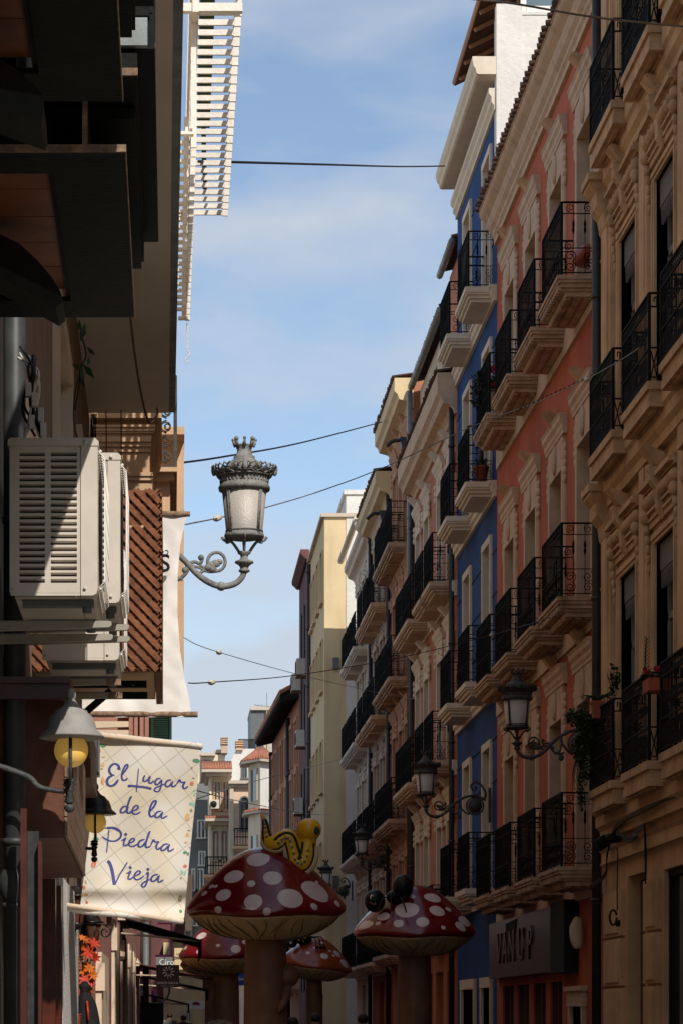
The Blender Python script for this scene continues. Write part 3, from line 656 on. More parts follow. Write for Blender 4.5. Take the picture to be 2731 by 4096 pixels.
e = MB(); e.box(XY - .12, 12, 87.7, 96.7, 16.7 + EYE, 16.82 + EYE); e.build('roof_edge', OFFW, yb)
e = MB(); e.box(5.36, 5.56, 87.70, 87.79, 11.6 + EYE, 12.0 + EYE); e.box(5.36, 5.56, 87.70, 87.79, 4.3 + EYE, 4.7 + EYE); e.build('vent', GREYD, yb)
downpipe(yb, 5.02, 96.4, .3, 16.6 + EYE, .10, PIPE)
# brick coloured block with air conditioners
rb = thing('rose_building', 'dusty rose block with dark louvred shutters and air conditioners past the yellow block', 'building', (5.0, 100, 0))
mb = MB(); ops = []
for y in (98.2, 100.4, 102.6):
    for z in (1.0, 4.2, 7.4, 10.6, 13.6): ops.append((y - .5, y + .5, z + EYE, z + 2.0 + EYE))
wall_grid(mb, 5.03, -1, 96.9, 104, 0, 16.9 + EYE, ops, .25, 7); mb.build('wall', ROSE, rb)
for o_ in ops:
    p = MB()
    for k in range(14): z = o_[2] + k * .145; p.box(5.01, 5.10, o_[0], o_[1], z, z + .09)
    p.box(4.98, 5.02, o_[0] - .45, o_[0], o_[2], o_[3]); p.build('shutter', BRICKM, rb)
e = MB(); mould(e, 5.03, -1, [(.1, 0), (.3, .2), (.3, .35)], 96.9, 104, 16.9 + EYE); e.build('cornice', ROSE, rb)

# ---------------------------------------------------------------- where the street bends: eaved house and the sunlit end houses
def pbox(mb, px0, px1, py0, py1, Y, d=.3, mi=0):      # upright block facing the viewer, given by photo pixels at distance Y
    a, b = U(px0, py1, Y), U(px1, py0, Y); mb.box(a.x, b.x, Y, Y + d, a.z, b.z, mi)
ev = thing('eaved_house', 'orange house with a deep black rafter eave and tiled roof where the street bends', 'building', (5, 112, 0))
A, B = Vector((5.02, 104.1, 0)), Vector((4.63, 122.0, 0)); dv = (B - A); nv = Vector((-1, 0, 0))
mb = MB(); zt = 12.75 + EYE; H = Vector((0, 0, 1))
mb.hexa([A, A + Vector((8, 0, 0)), B + Vector((8, 0, 0)), B], [A + H * zt, A + Vector((8, 0, zt)), B + Vector((8, 0, zt)), B + H * zt]); mb.build('wall', ORANGE, ev)
e = MB(); o0, o1 = A + nv * .75, B + nv * .8
e.hexa([o0 + H * (zt - .12), A + H * (zt + .25), B + H * (zt + .25), o1 + H * (zt - .12)], [o0 + H * zt, A + H * (zt + .4), B + H * (zt + .4), o1 + H * zt], 0)
for k in range(40):
    p = A + dv * (k / 40); e.beam(p + H * (zt - .02), p + nv * .74 + H * (zt - .20), .10, .14, 0)
e.build('eave', EAVED, ev)
e = MB(); q = Vector((6, 0, 3.2)); e.hexa([o0 + H * (zt + .02), A + q + H * zt, B + q + H * zt, o1 + H * (zt + .02)], [o0 + H * (zt + .10), A + q + H * (zt + .1), B + q + H * (zt + .1), o1 + H * (zt + .10)])
for k in range(60):
    p = o0 + (o1 - o0) * (k / 60); e.tube([p + H * (zt + .10), p + Vector((4.5, 0, zt + 2.45))], .10, 5)
e.build('roof', TILEL, ev)
for i, f in enumerate((.06, .22, .40, .58, .76, .92)):
    for z in (1.2, 4.4, 7.5, 10.2):
        c = A + dv * f; p = MB(); u = dv.normalized() * .5
        b0 = c - u + H * (z + EYE) + nv * .01; b1 = c + u + H * (z + EYE) + nv * .01; tp = H * (2.2 if z < 10 else 1.6)
        p.hexa([b0, b0 + nv * .03, b1 + nv * .03, b1], [b0 + tp, b0 + nv * .03 + tp, b1 + nv * .03 + tp, b1 + tp], 1)
        s_ = dv.normalized() * .14
        for bb, cc in ((b0 - s_, b0), (b1, b1 + s_)): p.hexa([bb, bb + nv * .07, cc + nv * .07, cc], [bb + tp, bb + nv * .07 + tp, cc + nv * .07 + tp, cc + tp], 0)
        p.hexa([b0 - s_ + tp, b0 - s_ + nv * .08 + tp, b1 + s_ + nv * .08 + tp, b1 + s_ + tp], [b0 - s_ + tp * 1.12, b0 - s_ + nv * .08 + tp * 1.12, b1 + s_ + nv * .08 + tp * 1.12, b1 + s_ + tp * 1.12], 0)
        p.build('window', [PEACH, GLASSD], ev)
        if z < 10:
            place('balcony', slab_mesh(1.7, .5, -1, 'white', [PINKTRIM]), ev, c - u * 1.7 + H * (z + EYE)); 
            r = bpy.data.objects.new('railing', rail_mesh(1.7, .5, -1, 'plain')); C.objects.link(r); r.parent = ev.children[-1]
downpipe(ev, A.x + dv.x * .3 - .08, A.y + dv.y * .3, .3, zt - .3, .10, PIPE); downpipe(ev, B.x - .05, B.y - .3, .3, zt - .5, .10, PIPE)

def end_windows(root, lst, Y, fr, arch=False, pane=GLASSD):
    for px0, px1, py0, py1 in lst:
        p = MB(); a, b = U(px0, py1, Y), U(px1, py0, Y); f = .075
        p.box(a.x, b.x, Y - .03, Y + .02, a.z, b.z, 1)
        p.box(a.x - f, a.x, Y - .12, Y + .02, a.z, b.z, 0); p.box(b.x, b.x + f, Y - .12, Y + .02, a.z, b.z, 0); p.box(a.x - f - .05, b.x + f + .05, Y - .16, Y + .02, a.z - f, a.z, 0)
        if arch:
            m, r = (a.x + b.x) / 2, (b.x - a.x) / 2
            for k in range(8):
                t0, t1 = math.pi * k / 8, math.pi * (k + 1) / 8
                p.prism([(m + r * math.cos(t0), b.z + r * math.sin(t0)), (m + (r + f) * math.cos(t0), b.z + (r + f) * math.sin(t0)), (m + (r + f) * math.cos(t1), b.z + (r + f) * math.sin(t1)), (m + r * math.cos(t1), b.z + r * math.sin(t1))], 'y', Y - .12, Y + .02, 0)
                p.prism([(m, b.z), (m + r * math.cos(t0), b.z + r * math.sin(t0)), (m + r * math.cos(t1), b.z + r * math.sin(t1))], 'y', Y - .03, Y + .02, 1)
        else: p.box(a.x - f, b.x + f, Y - .12, Y + .02, b.z, b.z + f, 0)
        p.box((a.x + b.x) / 2 - .04, (a.x + b.x) / 2 + .04, Y - .07, Y, a.z, b.z, 0)
        p.build('window', [fr, pane], root)
def end_rail(root, px0, px1, py0, py1, Y, out=.7):
    a, b = U(px0, py1, Y), U(px1, py0, Y); p = MB(); n = int((b.x - a.x) / .13)
    for i in range(n + 1): x = a.x + (b.x - a.x) * i / n; p.box(x - .018, x + .018, Y - out - .02, Y - out + .02, a.z, b.z)
    for z in (a.z, (a.z + b.z) / 2, b.z): p.box(a.x, b.x, Y - out - .03, Y - out + .03, z - .025, z + .025)
    for x in (a.x, b.x): p.box(x - .02, x + .02, Y - out, Y, b.z - .05, b.z)
    s_ = MB(); s_.box(a.x - .08, b.x + .08, Y - out - .1, Y, a.z - .18, a.z - .02); s_.box(a.x, b.x, Y - out + .1, Y, a.z - .30, a.z - .18); sl = s_.build('balcony', BEIGE, root)
    p.build('railing', IRON, sl)
# tower house
tw = thing('tower_house', 'narrow cream corner tower with small orange tiled hip roofs and one bright white side', 'building', (4.2, 127, 0))
def towerpoly(mb, z0, z1, g=0, mi=(0, 1)):
    P = [(3.74 - g, 129), (3.78 - g, 127.6 - g), (4.22, 126 - g), (4.68 + g, 126.5), (4.9 + g, 129)]
    n = len(P)
    for i in range(n):
        a, b = P[i], P[(i + 1) % n]; mb.quad((a[0], a[1], z0), (b[0], b[1], z0), (b[0], b[1], z1), (a[0], a[1], z1), 1 if i == 2 and len(mi) > 1 else 0)
    for z in (z0, z1): mb.add([(x, y, z) for x, y in P], [tuple(range(n))])
mb = MB(); towerpoly(mb, 0, 12.35 + EYE); mb.build('wall', [PALEC, WHITEW], tw)
for zr, g, rise in ((12.35, .42, .85), (9.9, .30, .35)):
    e = MB(); towerpoly(e, zr - .12 + EYE, zr + EYE, g, (0,)); e.build('eave', OFFW, tw)
    e = MB(); P = [(3.74 - g, 129.2), (3.78 - g, 127.6 - g), (4.22, 126 - g), (4.68 + g, 126.5), (4.95 + g, 129.2)]; top = (4.35, 128.2, zr + rise + EYE)
    e.add([(x, y, zr + .01 + EYE) for x, y in P] + [top], [(i, (i + 1) % 5, 5) for i in range(5)])
    for i in range(4):
        a, b = Vector((*P[i], zr + .03 + EYE)), Vector((*P[i + 1], zr + .03 + EYE))
        for k in range(7): p0 = a + (b - a) * ((k + .5) / 7); e.tube([p0, p0 + (Vector(top) - p0) * .93], .055, 5)
    e.build('roof', TILEL, tw)
for z in (1.0, 4.0, 7.2, 10.4):
    for f in (.5,):
        a, b = Vector((3.78, 127.6, 0)), Vector((4.22, 126, 0)); c = a + (b - a) * f; u = (b - a).normalized(); nn = Vector((u.y, -u.x, 0)); nn = -nn if nn.y > 0 else nn
        p = MB(); b0 = c - u * .42 + nn * .03; b1 = c + u * .42 + nn * .03; z0 = H * (z + EYE); z1 = H * (z + EYE + 1.55)
        p.hexa([b0 + z0, b0 - nn * .1 + z0, b1 - nn * .1 + z0, b1 + z0], [b0 + z1, b0 - nn * .1 + z1, b1 - nn * .1 + z1, b1 + z1], 1)
        for q0, q1 in ((b0 - u * .1, b0), (b1, b1 + u * .1)): p.hexa([q0 + nn * .05 + z0, q0 - nn * .1 + z0, q1 - nn * .1 + z0, q1 + nn * .05 + z0], [q0 + nn * .05 + z1, q0 - nn * .1 + z1, q1 - nn * .1 + z1, q1 + nn * .05 + z1], 0)
        p.build('window', [OFFW, GLASSD], tw)
# pink house with arched window and white party wall
ph = thing('arched_house', 'pale pink house with one tall arched window, in front of a stepped white wall', 'building', (3.2, 132, 0))
p = MB(); pbox(p, 920, 1008, 3150, 4320, 131, 6); p.build('wall', M('pale_pink_render', (.66, .47, .35), .9, .06, 1.5), ph)
p = MB(); pbox(p, 916, 1010, 3122, 3134, 130.6, 6); pbox(p, 920, 1008, 3134, 3150, 130.8, 6); pbox(p, 920, 936, 3150, 4200, 130.85, .4); p.build('cornice', OFFW, ph)
end_windows(ph, [(964, 994, 3205, 3320)], 131, GREYD, True); end_windows(ph, [(950, 985, 3480, 3600)], 131, OFFW)
end_rail(ph, 938, 994, 3318, 3385, 131)
ww_ = thing('white_house', 'bright white gable wall with a chimney rising behind the tiled houses', 'building', (3.2, 140, 0))
p = MB(); a = [U(px, py, 138) for px, py in ((892, 3064), (927, 3040), (948, 2995), (1020, 2995), (1020, 4300), (892, 4300))]
p.prism([(q.x, q.z) for q in a], 'y', 138, 145); p.build('wall', WHITEW, ww_)
p = MB(); pbox(p, 946, 973, 2965, 3000, 137.8, 1.2); 
for k in range(3): pbox(p, 943, 976, 2962 + k * 9, 2966 + k * 9, 137.7, 1.4)
p.build('chimney', BEIGE, ww_)
p = MB()
for k in range(16): x = U(955 + k * 4.4, 2990, 138.5); p.box(x.x - .02, x.x + .02, 138.5, 138.54, x.z - .1, x.z + .45)
a, b = U(955, 2958, 138.5), U(1022, 2958, 138.5); p.box(a.x, b.x, 138.5, 138.54, a.z - .04, a.z); p.build('railing', IRON, ww_)
end_windows(ww_, [(972, 985, 3060, 3112)], 138, GREYD)
# cream bay house
cb = thing('bay_house', 'cream house with orange tiled canopies and paired arched windows at the street end', 'building', (2.6, 136, 0))
p = MB(); pbox(p, 845, 928, 3095, 4330, 134, 5); pbox(p, 838, 848, 3095, 4330, 133.85, 5); p.build('wall', PALEC, cb)
for y, l, r in ((3082, 808, 930), (3278, 822, 926)):
    p = MB(); a, b = U(l, y, 133.2), U(r, y, 133.2); p.box(a.x, b.x, 132.9, 139, a.z - .1, a.z + .04); p.box(a.x + .2, b.x, 133.3, 139, a.z - .26, a.z - .1); p.build('cornice', OFFW, cb)
    p = MB(); n = 12
    for k in range(n): x = a.x + (b.x - a.x) * (k + .5) / n; p.tube([(x, 132.9, a.z + .06), (x, 134.4, a.z + (.55 if y < 3200 else .25))], .075, 6)
    p.quad((a.x, 132.95, a.z + .05), (b.x, 132.95, a.z + .05), (b.x, 134.5, a.z + .5 if y < 3200 else a.z + .24), (a.x, 134.5, a.z + .5 if y < 3200 else a.z + .24)); p.build('roof', TILEL, cb)
end_windows(cb, [(861, 881, 3130, 3240), (895, 915, 3130, 3240)], 134, BEIGE); end_windows(cb, [(853, 876, 3335, 3440), (887, 911, 3335, 3440)], 134, OFFW, True, M("drawn_curtain", (.30, .24, .18), .9)); end_windows(cb, [(855, 880, 3560, 3680), (890, 914, 3560, 3680)], 134, OFFW)
end_rail(cb, 822, 906, 3432, 3500, 134, .9)
ac = thing('air_conditioner', 'air conditioner with round fan on the cream bay house at the end of the street', 'air conditioner', U(862, 3240, 133.6))
p = MB(); pbox(p, 846, 878, 3198, 3234, 133.4, .4); p.build('casing', ACW, ac)
p = MB(); c = U(856, 3216, 133.38); p.tube([c, c - Vector((0, .03, 0))], .16, 14); p.build('fan_grille', ACD, ac)
# grey house
gh = thing('grey_house', 'dark grey tiled apartment front beside the cream bay house', 'building', (1.3, 141, 0))
p = MB(); pbox(p, 735, 848, 3135, 4330, 140, 6, 0); pbox(p, 730, 770, 3500, 4330, 139.7, 6, 1); p.build('wall', [GREYB, BEIGE], gh)
end_windows(gh, [(795, 818, 3285, 3350), (800, 818, 3410, 3460), (790, 812, 3480, 3560), (772, 786, 3480, 3560), (760, 785, 3640, 3700)], 140, WHITEP)
ah = thing('attic_house', 'beige flat topped apartment block with a chimney peering over the grey house', 'building', (2.3, 150, 0))
p = MB(); pbox(p, 790, 900, 3018, 4330, 150, 6); p.build('wall', PALEC, ah)
p = MB(); pbox(p, 800, 862, 3010, 3022, 149.6, 6); pbox(p, 860, 905, 2998, 3012, 150.4, 5); p.build('cornice', OFFW, ah)
p = MB(); pbox(p, 886, 911, 2952, 3012, 149.5, 1.0)
for k in range(4): pbox(p, 884, 913, 2948 + k * 8, 2952 + k * 8, 149.4, 1.2)
p.build('chimney', PINKTRIM, ah)
end_windows(ah, [(808, 822, 3045, 3125), (826, 840, 3045, 3125)], 150, GREYD)
gt = thing('grey_tower', 'plain pale grey lift tower far behind the black eave', 'building', (5, 165, 0))
p = MB(); pbox(p, 1004, 1056, 2840, 4300, 165, 6); p.build('wall', GREYD, gt); p = MB(); pbox(p, 1003, 1080, 2827, 2840, 164.8, 6.5); pbox(p, 1056, 1085, 2840, 4300, 165.5, 5); p.build('roof_edge', OFFW, gt)
tvp = MB(); a = U(1068, 2830, 160); 
tvp.tube([a - Vector((0, 0, 3)), a + Vector((0, 0, .9))], .025, 5); tvp.tube([a + Vector((-.75, 0, .15)), a + Vector((.5, 0, .02))], .02, 5)
for k in range(6): q = a + Vector((-.7 + k * .2, 0, .14 - k * .02)); tvp.tube([q - Vector((0, .2, .02)), q + Vector((0, .2, .12))], .012, 4)
tag(tvp.build('antenna', CABLEL), 'thin television antenna against the sky above the black eave', 'antenna')

# air conditioners on the rose building
for i, (px, py) in enumerate(((1218, 2700), (1200, 2760), (1218, 2985), (1212, 3255))):
    Yq = (97.6, 101.5, 98.0, 99.5)[i]; a = thing('air_conditioner', ('topmost air conditioner on the dusty rose block', 'second air conditioner from the top on the dusty rose block', 'air conditioner halfway up the dusty rose block', 'lowest air conditioner on the dusty rose block')[i], 'air conditioner', (4.7, Yq, EYE + (VY - py) / FPX * Yq), 'air conditioners on the rose block')
    z = a.location.z; p = MB(); p.box(4.62, 4.94, Yq, Yq + .85, z, z + .62); p.build('casing', ACW, a)
    p = MB(); p.tube([(4.62, Yq + .38, z + .31), (4.59, Yq + .38, z + .31)], .24, 14); p.build('fan_grille', ACD, a)
    p = MB(); p.box(4.6, 5.03, Yq + .1, Yq + .16, z - .05, z); p.box(4.6, 5.03, Yq + .7, Yq + .76, z - .05, z); p.build('bracket', RUST, a)

# ---------------------------------------------------------------- ornate wall lanterns
def lantern(loc, dirw, label, wall_dx, mats=None):
    t = thing('wall_lantern', label, 'street lamp', loc, 'ornate wall lanterns on scrolled brackets')
    ax = Vector(loc); P = lambda dx, dz, dy=0: (ax.x + dirw * dx, ax.y + dy, ax.z + dz)
    I = mats or LAMPI
    m = MB(); m.lathe([(.19, .51), (.215, .515), (.22, .54), (.205, .57), (.20, .575), (.20, .635), (.22, .65), (.245, .665), (.245, .675), (.20, .68), (.175, .70), (.14, .745), (.10, .775), (.088, .785), (.092, .80), (.075, .81), (.062, .84), (.060, .87), (.072, .89), (.078, .90), (.06, .905)], ax, 24)
    for k in range(40):
        w = 2 * math.pi * k / 40; m.box(ax.x + .203 * math.cos(w) - .006, ax.x + .203 * math.cos(w) + .006, ax.y + .203 * math.sin(w) - .006, ax.y + .203 * math.sin(w) + .006, ax.z + .582, ax.z + .632)
    m.build('cap', I, t)
    m = MB(); n = 16                                                        # openwork gallery and finial crown
    for k in range(n):
        w0 = 2 * math.pi * k / n; w1 = 2 * math.pi * (k + .5) / n; w2 = 2 * math.pi * (k + 1) / n
        q = lambda w, f: (ax.x + (.225 + .048 * f) * math.cos(w), ax.y + (.225 + .048 * f) * math.sin(w), ax.z + .635 + .080 * f)
        m.tube([q(w0, 0), q(w1, .35), q(w2, .75), q(w2 - .1, 1.0), q(w1, .8), q(w1 - .1, .4)], .0085, 5)
        m.tube([q(w2, 0), q(w1, .35), q(w0, .75), q(w0 + .1, 1.0), q(w1, .8)], .0085, 5)
        if k % 4 == 0: m.ball(q(w0, .65), .026, .026, .05, 7, 6)
        m.tube([q(w0, 0), q(w2, 0)], .010, 5); m.tube([q(w0, .55), q(w2, .55)], .005, 4)
    for k in range(8):
        w = 2 * math.pi * k / 8; r0, r1 = .075, .096
        m.tube([(ax.x + r0 * math.cos(w), ax.y + r0 * math.sin(w), ax.z + .885), (ax.x + r1 * math.cos(w), ax.y + r1 * math.sin(w), ax.z + .935)], [.014, .010], 5)
        m.ball((ax.x + r1 * math.cos(w), ax.y + r1 * math.sin(w), ax.z + .945), .020 if k % 2 else .014, n=7, m=6)
    m.build('crown', I, t)
    m = MB(); m.lathe([(.150, .145), (.152, .16), (.188, .51), (.16, .512)], ax, 24); m.build('glass', FROST, t)
    m = MB(); m.lathe([(.12, .105), (.165, .115), (.170, .13), (.163, .155), (.150, .160)], ax, 24)
    for k in range(4):
        w = math.pi / 4 + k * math.pi / 2
        for dw in (-.05, .05): m.tube([(ax.x + .160 * math.cos(w + dw), ax.y + .160 * math.sin(w + dw), ax.z + .14), (ax.x + .196 * math.cos(w + dw), ax.y + .196 * math.sin(w + dw), ax.z + .53)], .0075, 5)
    m.tube([(ax.x + .154 * math.cos(2 * math.pi * k / 24), ax.y + .154 * math.sin(2 * math.pi * k / 24), ax.z + .172) for k in range(24)], .008, 5, closed=True)
    m.build('frame', I, t)
    m = MB()
    for k in range(4):
        w = k * math.pi / 2; c, s_ = math.cos(w), math.sin(w)
        m.tube(spline([(ax.x + .19 * c, ax.y + .19 * s_, ax.z + .125), (ax.x + .165 * c, ax.y + .165 * s_, ax.z + .095), (ax.x + .11 * c, ax.y + .11 * s_, ax.z + .085), (ax.x + .075 * c, ax.y + .075 * s_, ax.z + .045), (ax.x + .045 * c, ax.y + .045 * s_, ax.z + .0)], 4), .0125, 6)
        m.tube(spline([(ax.x + .155 * c, ax.y + .155 * s_, ax.z + .10), (ax.x + .15 * c, ax.y + .15 * s_, ax.z + .075), (ax.x + .125 * c, ax.y + .125 * s_, ax.z + .08)], 3), .009, 5)
    m.tube([(ax.x, ax.y, ax.z), (ax.x, ax.y, ax.z + .15)], .012, 6)
    m.lathe([(.03, .005), (.055, 0), (.056, -.015), (.034, -.03), (.030, -.05), (.04, -.066), (.078, -.082), (.080, -.095), (.05, -.112), (.034, -.135), (.036, -.146), (.047, -.155), (.047, -.168), (.03, -.178)], ax, 16)
    m.build('pedestal', I, t)
    m = MB()
    S = lambda pts, r, k=5, n=8: m.tube(spline([P(*p) for p in pts], k), lerp_list(r, k) if isinstance(r, list) else r, n)
    W_ = wall_dx
    S([(0, -.17), (-.025, -.225), (-.09, -.275), (-.195, -.292), (-.30, -.258), (-.40, -.185), (-.52, -.06), (-.64, .03), (-.78, .09), (-W_ + .28, .10), (-W_ + .10, .02)], [.026, .026, .027, .028, .027, .027, .026, .026, .026, .026, .024])
    m.ball(P(-.195, -.292), .042, .042, .04, 10, 8); 
    S([(-.39, -.19), (-.33, -.145), (-.38, -.115)], .014, 4, 6); m.ball(P(-.30, -.135), .04, .03, .03)
    S([(-.47, -.10), (-.42, -.085), (-.375, -.10), (-.355, -.06), (-.365, -.04)], .015, 4, 6); m.ball(P(-.365, -.05), .026)
    m.tube([P(-.235 + .075 * math.cos(2 * math.pi * k / 16), -.085 + .08 * math.sin(2 * math.pi * k / 16)) for k in range(16)], .014, 6, closed=True)
    for a, b, c in ((-.28, -.12, .05), (-.24, -.10, .042), (-.21, -.085, .03), (-.27, -.15, .04)): m.ball(P(a, b), c, .025, c * .8, 8, 6)
    S([(-.45, -.115), (-.38, -.135), (-.30, -.17), (-.20, -.16)], .012, 4, 6)
    S([(-.50, -.08), (-.48, -.16), (-.56, -.235), (-.66, -.225)], .016, 4, 6); m.ball(P(-.50, -.155), .028)
    S([(-.62, .02), (-.64, -.10), (-.72, -.20), (-W_ + .4, -.25)], .018, 4, 6); S([(-.62, -.10), (-.60, -.2), (-.52, -.235)], .014, 4, 6); m.ball(P(-.62, -.29), .04, .03, .05)
    rc = (-W_ + .30, -.09)
    m.tube([P(rc[0] + .16 * math.cos(2 * math.pi * k / 20), rc[1] + .16 * math.sin(2 * math.pi * k / 20)) for k in range(20)], .017, 6, closed=True)
    m.tube([P(rc[0], rc[1], -.02), P(rc[0], rc[1], .02)], .135, 18)
    S([(-W_ + .14, .02), (-W_ + .10, .14), (-W_ + .18, .30), (-W_ + .30, .36), (-W_ + .38, .28), (-W_ + .32, .20), (-W_ + .26, .24)], [.024, .024, .022, .020, .018, .016, .012]); m.ball(P(-W_ + .29, .26), .03)
    a, b = P(-W_, .25), P(-W_ + .05, -.40); m.box(a[0], b[0], ax.y - .05, ax.y + .05, b[2], a[2])
    m.build('bracket', I, t)
    return t
lantern(U(978, 2207, 22.2), 1, 'big sunlit dusty wall lantern against the open sky on the left side of the street', 1.43, LAMPD)
lantern(U(2066, 2948, 36.9), -1, 'dim wall lantern in front of the salmon building beside the hanging plants', 1.18)
lantern(U(1702, 3205, 49.3), -1, 'dim wall lantern in front of the orange building left of the blue one', 1.22)
lantern(U(1447, 3435, 72.0), -1, 'small wall lantern above the beetle mushrooms in front of the red building', .78)
lantern(U(1303, 3555, 87.0), -1, 'tiny far wall lantern against the blank yellow wall', .9)

# ---------------------------------------------------------------- giant toadstool sculptures
CAP = [(0, .90), (.12, .893), (.25, .865), (.38, .805), (.50, .72), (.62, .615), (.74, .50), (.85, .385), (.95, .275), (1.03, .17), (1.08, .095), (1.092, .05), (1.08, .01), (1.04, -.015)]
UND = [(1.04, -.015), (1.0, -.05), (.92, -.13), (.82, -.20), (.70, -.265), (.55, -.32), (.40, -.35), (.26, -.36)]
def cap_r(z):
    for (r0, z0), (r1, z1) in zip(CAP, CAP[1:]):
        if z1 <= z <= z0: return r0 + (r1 - r0) * (z0 - z) / max(1e-6, z0 - z1)
    return 1.09
def cap_arc(v):                                         # arc length from the apex -> (r, z)
    acc = 0
    for (r0, z0), (r1, z1) in zip(CAP, CAP[1:]):
        d = math.hypot(r1 - r0, z1 - z0)
        if acc + d >= v: f = (v - acc) / d; return r0 + (r1 - r0) * f, z0 + (z1 - z0) * f
        acc += d
    return CAP[-1]
def toadstool(px, rim_py, Y, scale, label, tilt, spots, capm=MRED, stem_r=.28, nose=None, roll=0):
    base = U(px, rim_py, Y); t = thing('toadstool', label, 'mushroom sculpture', (base.x, Y, 0), 'giant toadstool sculptures')
    Rm = Matrix.Rotation(R(roll), 3, 'Y') @ Matrix.Rotation(R(tilt), 3, 'X'); ctr = Vector((base.x, Y, base.z))
    fn = lambda q, w, r, z: Rm @ (Vector((q.x * (1 + .012 * math.sin(5 * w + 1)), q.y * (1 + .012 * math.sin(5 * w + 1)), q.z + .03 * math.sin(5 * w + 1) * max(0, r - .5 * scale) / scale)))
    m = MB(); m.lathe([(max(r, .001) * scale, z * scale) for r, z in reversed(CAP)], ctr, 64, fn=fn)
    for a, v, su, sv in spots:                          # azimuth (0 = towards the viewer), arc, half sizes
        vs = []; K, J = 18, 4
        r_c, _ = cap_arc(v)
        for j in range(J + 1):
            for k in range(K):
                th = 2 * math.pi * k / K; f = j / J
                r_, z_ = cap_arc(max(.02, v + sv * f * math.sin(th))); w = -math.pi / 2 + a + su * f * math.cos(th) / max(.15, r_)
                q = Vector((r_ * math.cos(w), r_ * math.sin(w), z_)) * scale
                q = fn(q, w, r_ * scale, z_); nrm = (q - Rm @ Vector((0, 0, -.6 * scale))).normalized()
                vs.append(ctr + q + nrm * (.007 if f < .95 else .001))
        m.add(vs, [(j * K + k, j * K + (k + 1) % K, (j + 1) * K + (k + 1) % K, (j + 1) * K + k) for j in range(J) for k in range(K)], 1, True)
    m.build('cap', [capm, MWHT], t)
    m = MB(); m.lathe([(r * scale * (1 - .0), z * scale) for r, z in reversed(UND)], ctr, 72, fn=lambda q, w, r, z: Rm @ Vector((q.x * (1 + .012 * math.sin(26 * w)), q.y * (1 + .012 * math.sin(26 * w)), q.z + .03 * math.sin(5 * w + 1) * max(0, r - .5 * scale) / scale)))
    un = m.build('gills', MGILL, t)
    m = MB()
    for k in range(34):
        w = 2 * math.pi * k / 34 + .05 * math.sin(k * 3); pts = []; n = len(UND) - (1 if k % 2 else 3)
        for i in range(1, n):
            r, z = UND[i]; ww = w + .10 * math.sin(i * .8 + k); q = Rm @ Vector((r * 1.008 * scale * math.cos(ww), r * 1.008 * scale * math.sin(ww), (z - .004) * scale + .03 * math.sin(5 * ww + 1) * max(0, r - .5))); pts.append(ctr + q)
        m.tube(pts, [.003 + .005 * math.sin(3.1 * i / max(1, len(pts) - 1)) for i in range(len(pts))], 5)
    m.build('gill_lines', MGRN, un)
    m = MB(); zt = base.z - .34 * scale
    m.lathe([(stem_r * 1.35, .0), (stem_r * 1.25, .25), (stem_r * 1.1, .8), (stem_r * 1.04, zt - .4), (stem_r * .98, zt), (stem_r * .9, zt + .03)], (base.x, Y, 0), 32, fn=lambda q, w, r, z: Vector((q.x * (1 + .03 * math.sin(7 * w + z)), q.y * (1 + .03 * math.sin(7 * w + z)), q.z)))
    stm = m.build('stem', MSTEM, t)
    if nose:
        m = MB(); m.ball((base.x + stem_r * 1.05, Y - .02, base.z - .86), .17, .16, .17, 14, 10); m.ball((base.x + stem_r * 1.30, Y - .03, base.z - .90), .09, .10, .09, 12, 8)
        m.tube(spline([(base.x + stem_r * 1.1, Y - .1, base.z - 1.0), (base.x + stem_r * .9, Y - .24, base.z - 1.2), (base.x + stem_r * .6, Y - .28, base.z - 1.36)], 4), [.05, .06, .07, .07, .06, .06, .05, .04, .02], 8)
        m.build('nose', MSTEM, stm)
    return t, ctr, Rm
# spots measured on the nearest cap: (photo x, photo y, half width, half height) relative to its own centre and size
def spots_px(cx, rim, Y, scale, lst):
    out = []
    for px, py, hw, hh in lst:
        z = ((rim - py) / FPX * Y) / scale; z = max(.06, z); x = (px - cx) / FPX * Y / scale; r = cap_r(z); a = math.asin(max(-.96, min(.96, x / r)))
        acc = 0; v = 0
        for (r0, z0), (r1, z1) in zip(CAP, CAP[1:]):
            d = math.hypot(r1 - r0, z1 - z0)
            if z1 <= z <= z0: v = acc + d * (z0 - z) / max(1e-6, z0 - z1); break
            acc += d
        k = Y / FPX / scale; out.append((a, v, hw * k / max(.45, math.cos(a)), hh * k * 1.42))
    return out
SP1 = [(1028, 3436, 46, 30), (931, 3505, 34, 25), (1083, 3508, 38, 26), (998, 3528, 16, 12), (891, 3577, 26, 21), (1004, 3596, 36, 25), (1150, 3589, 49, 33), (1257, 3560, 52, 38), (1242, 3622, 14, 11), (1345, 3608, 10, 11), (870, 3636, 13, 10), (1057, 3634, 16, 12), (845, 3546, 10, 8), (863, 3546, 7, 6), (816, 3572, 11, 9), (1264, 3524, 6, 5)]
m1, c1, R1 = toadstool(1062, 3652, 36.0, 1.0, 'largest red toadstool with the yellow snake on top', 4.0, spots_px(1062, 3652, 36.0, 1.0, SP1) + [(2.2, .7, .16, .16), (3.1, .5, .14, .14), (-2.2, .8, .15, .15)], nose=True)
SP2 = [(1610, 3638, 48, 28), (1730, 3645, 30, 20), (1668, 3685, 26, 17), (1720, 3592, 34, 20), (1575, 3690, 20, 13), (1500, 3695, 9, 7), (1520, 3668, 22, 15), (1748, 3712, 9, 7), (1825, 3703, 22, 16), (1850, 3682, 24, 18), (1780, 3637, 12, 8), (1636, 3586, 14, 8), (1450, 3700, 26, 15)]
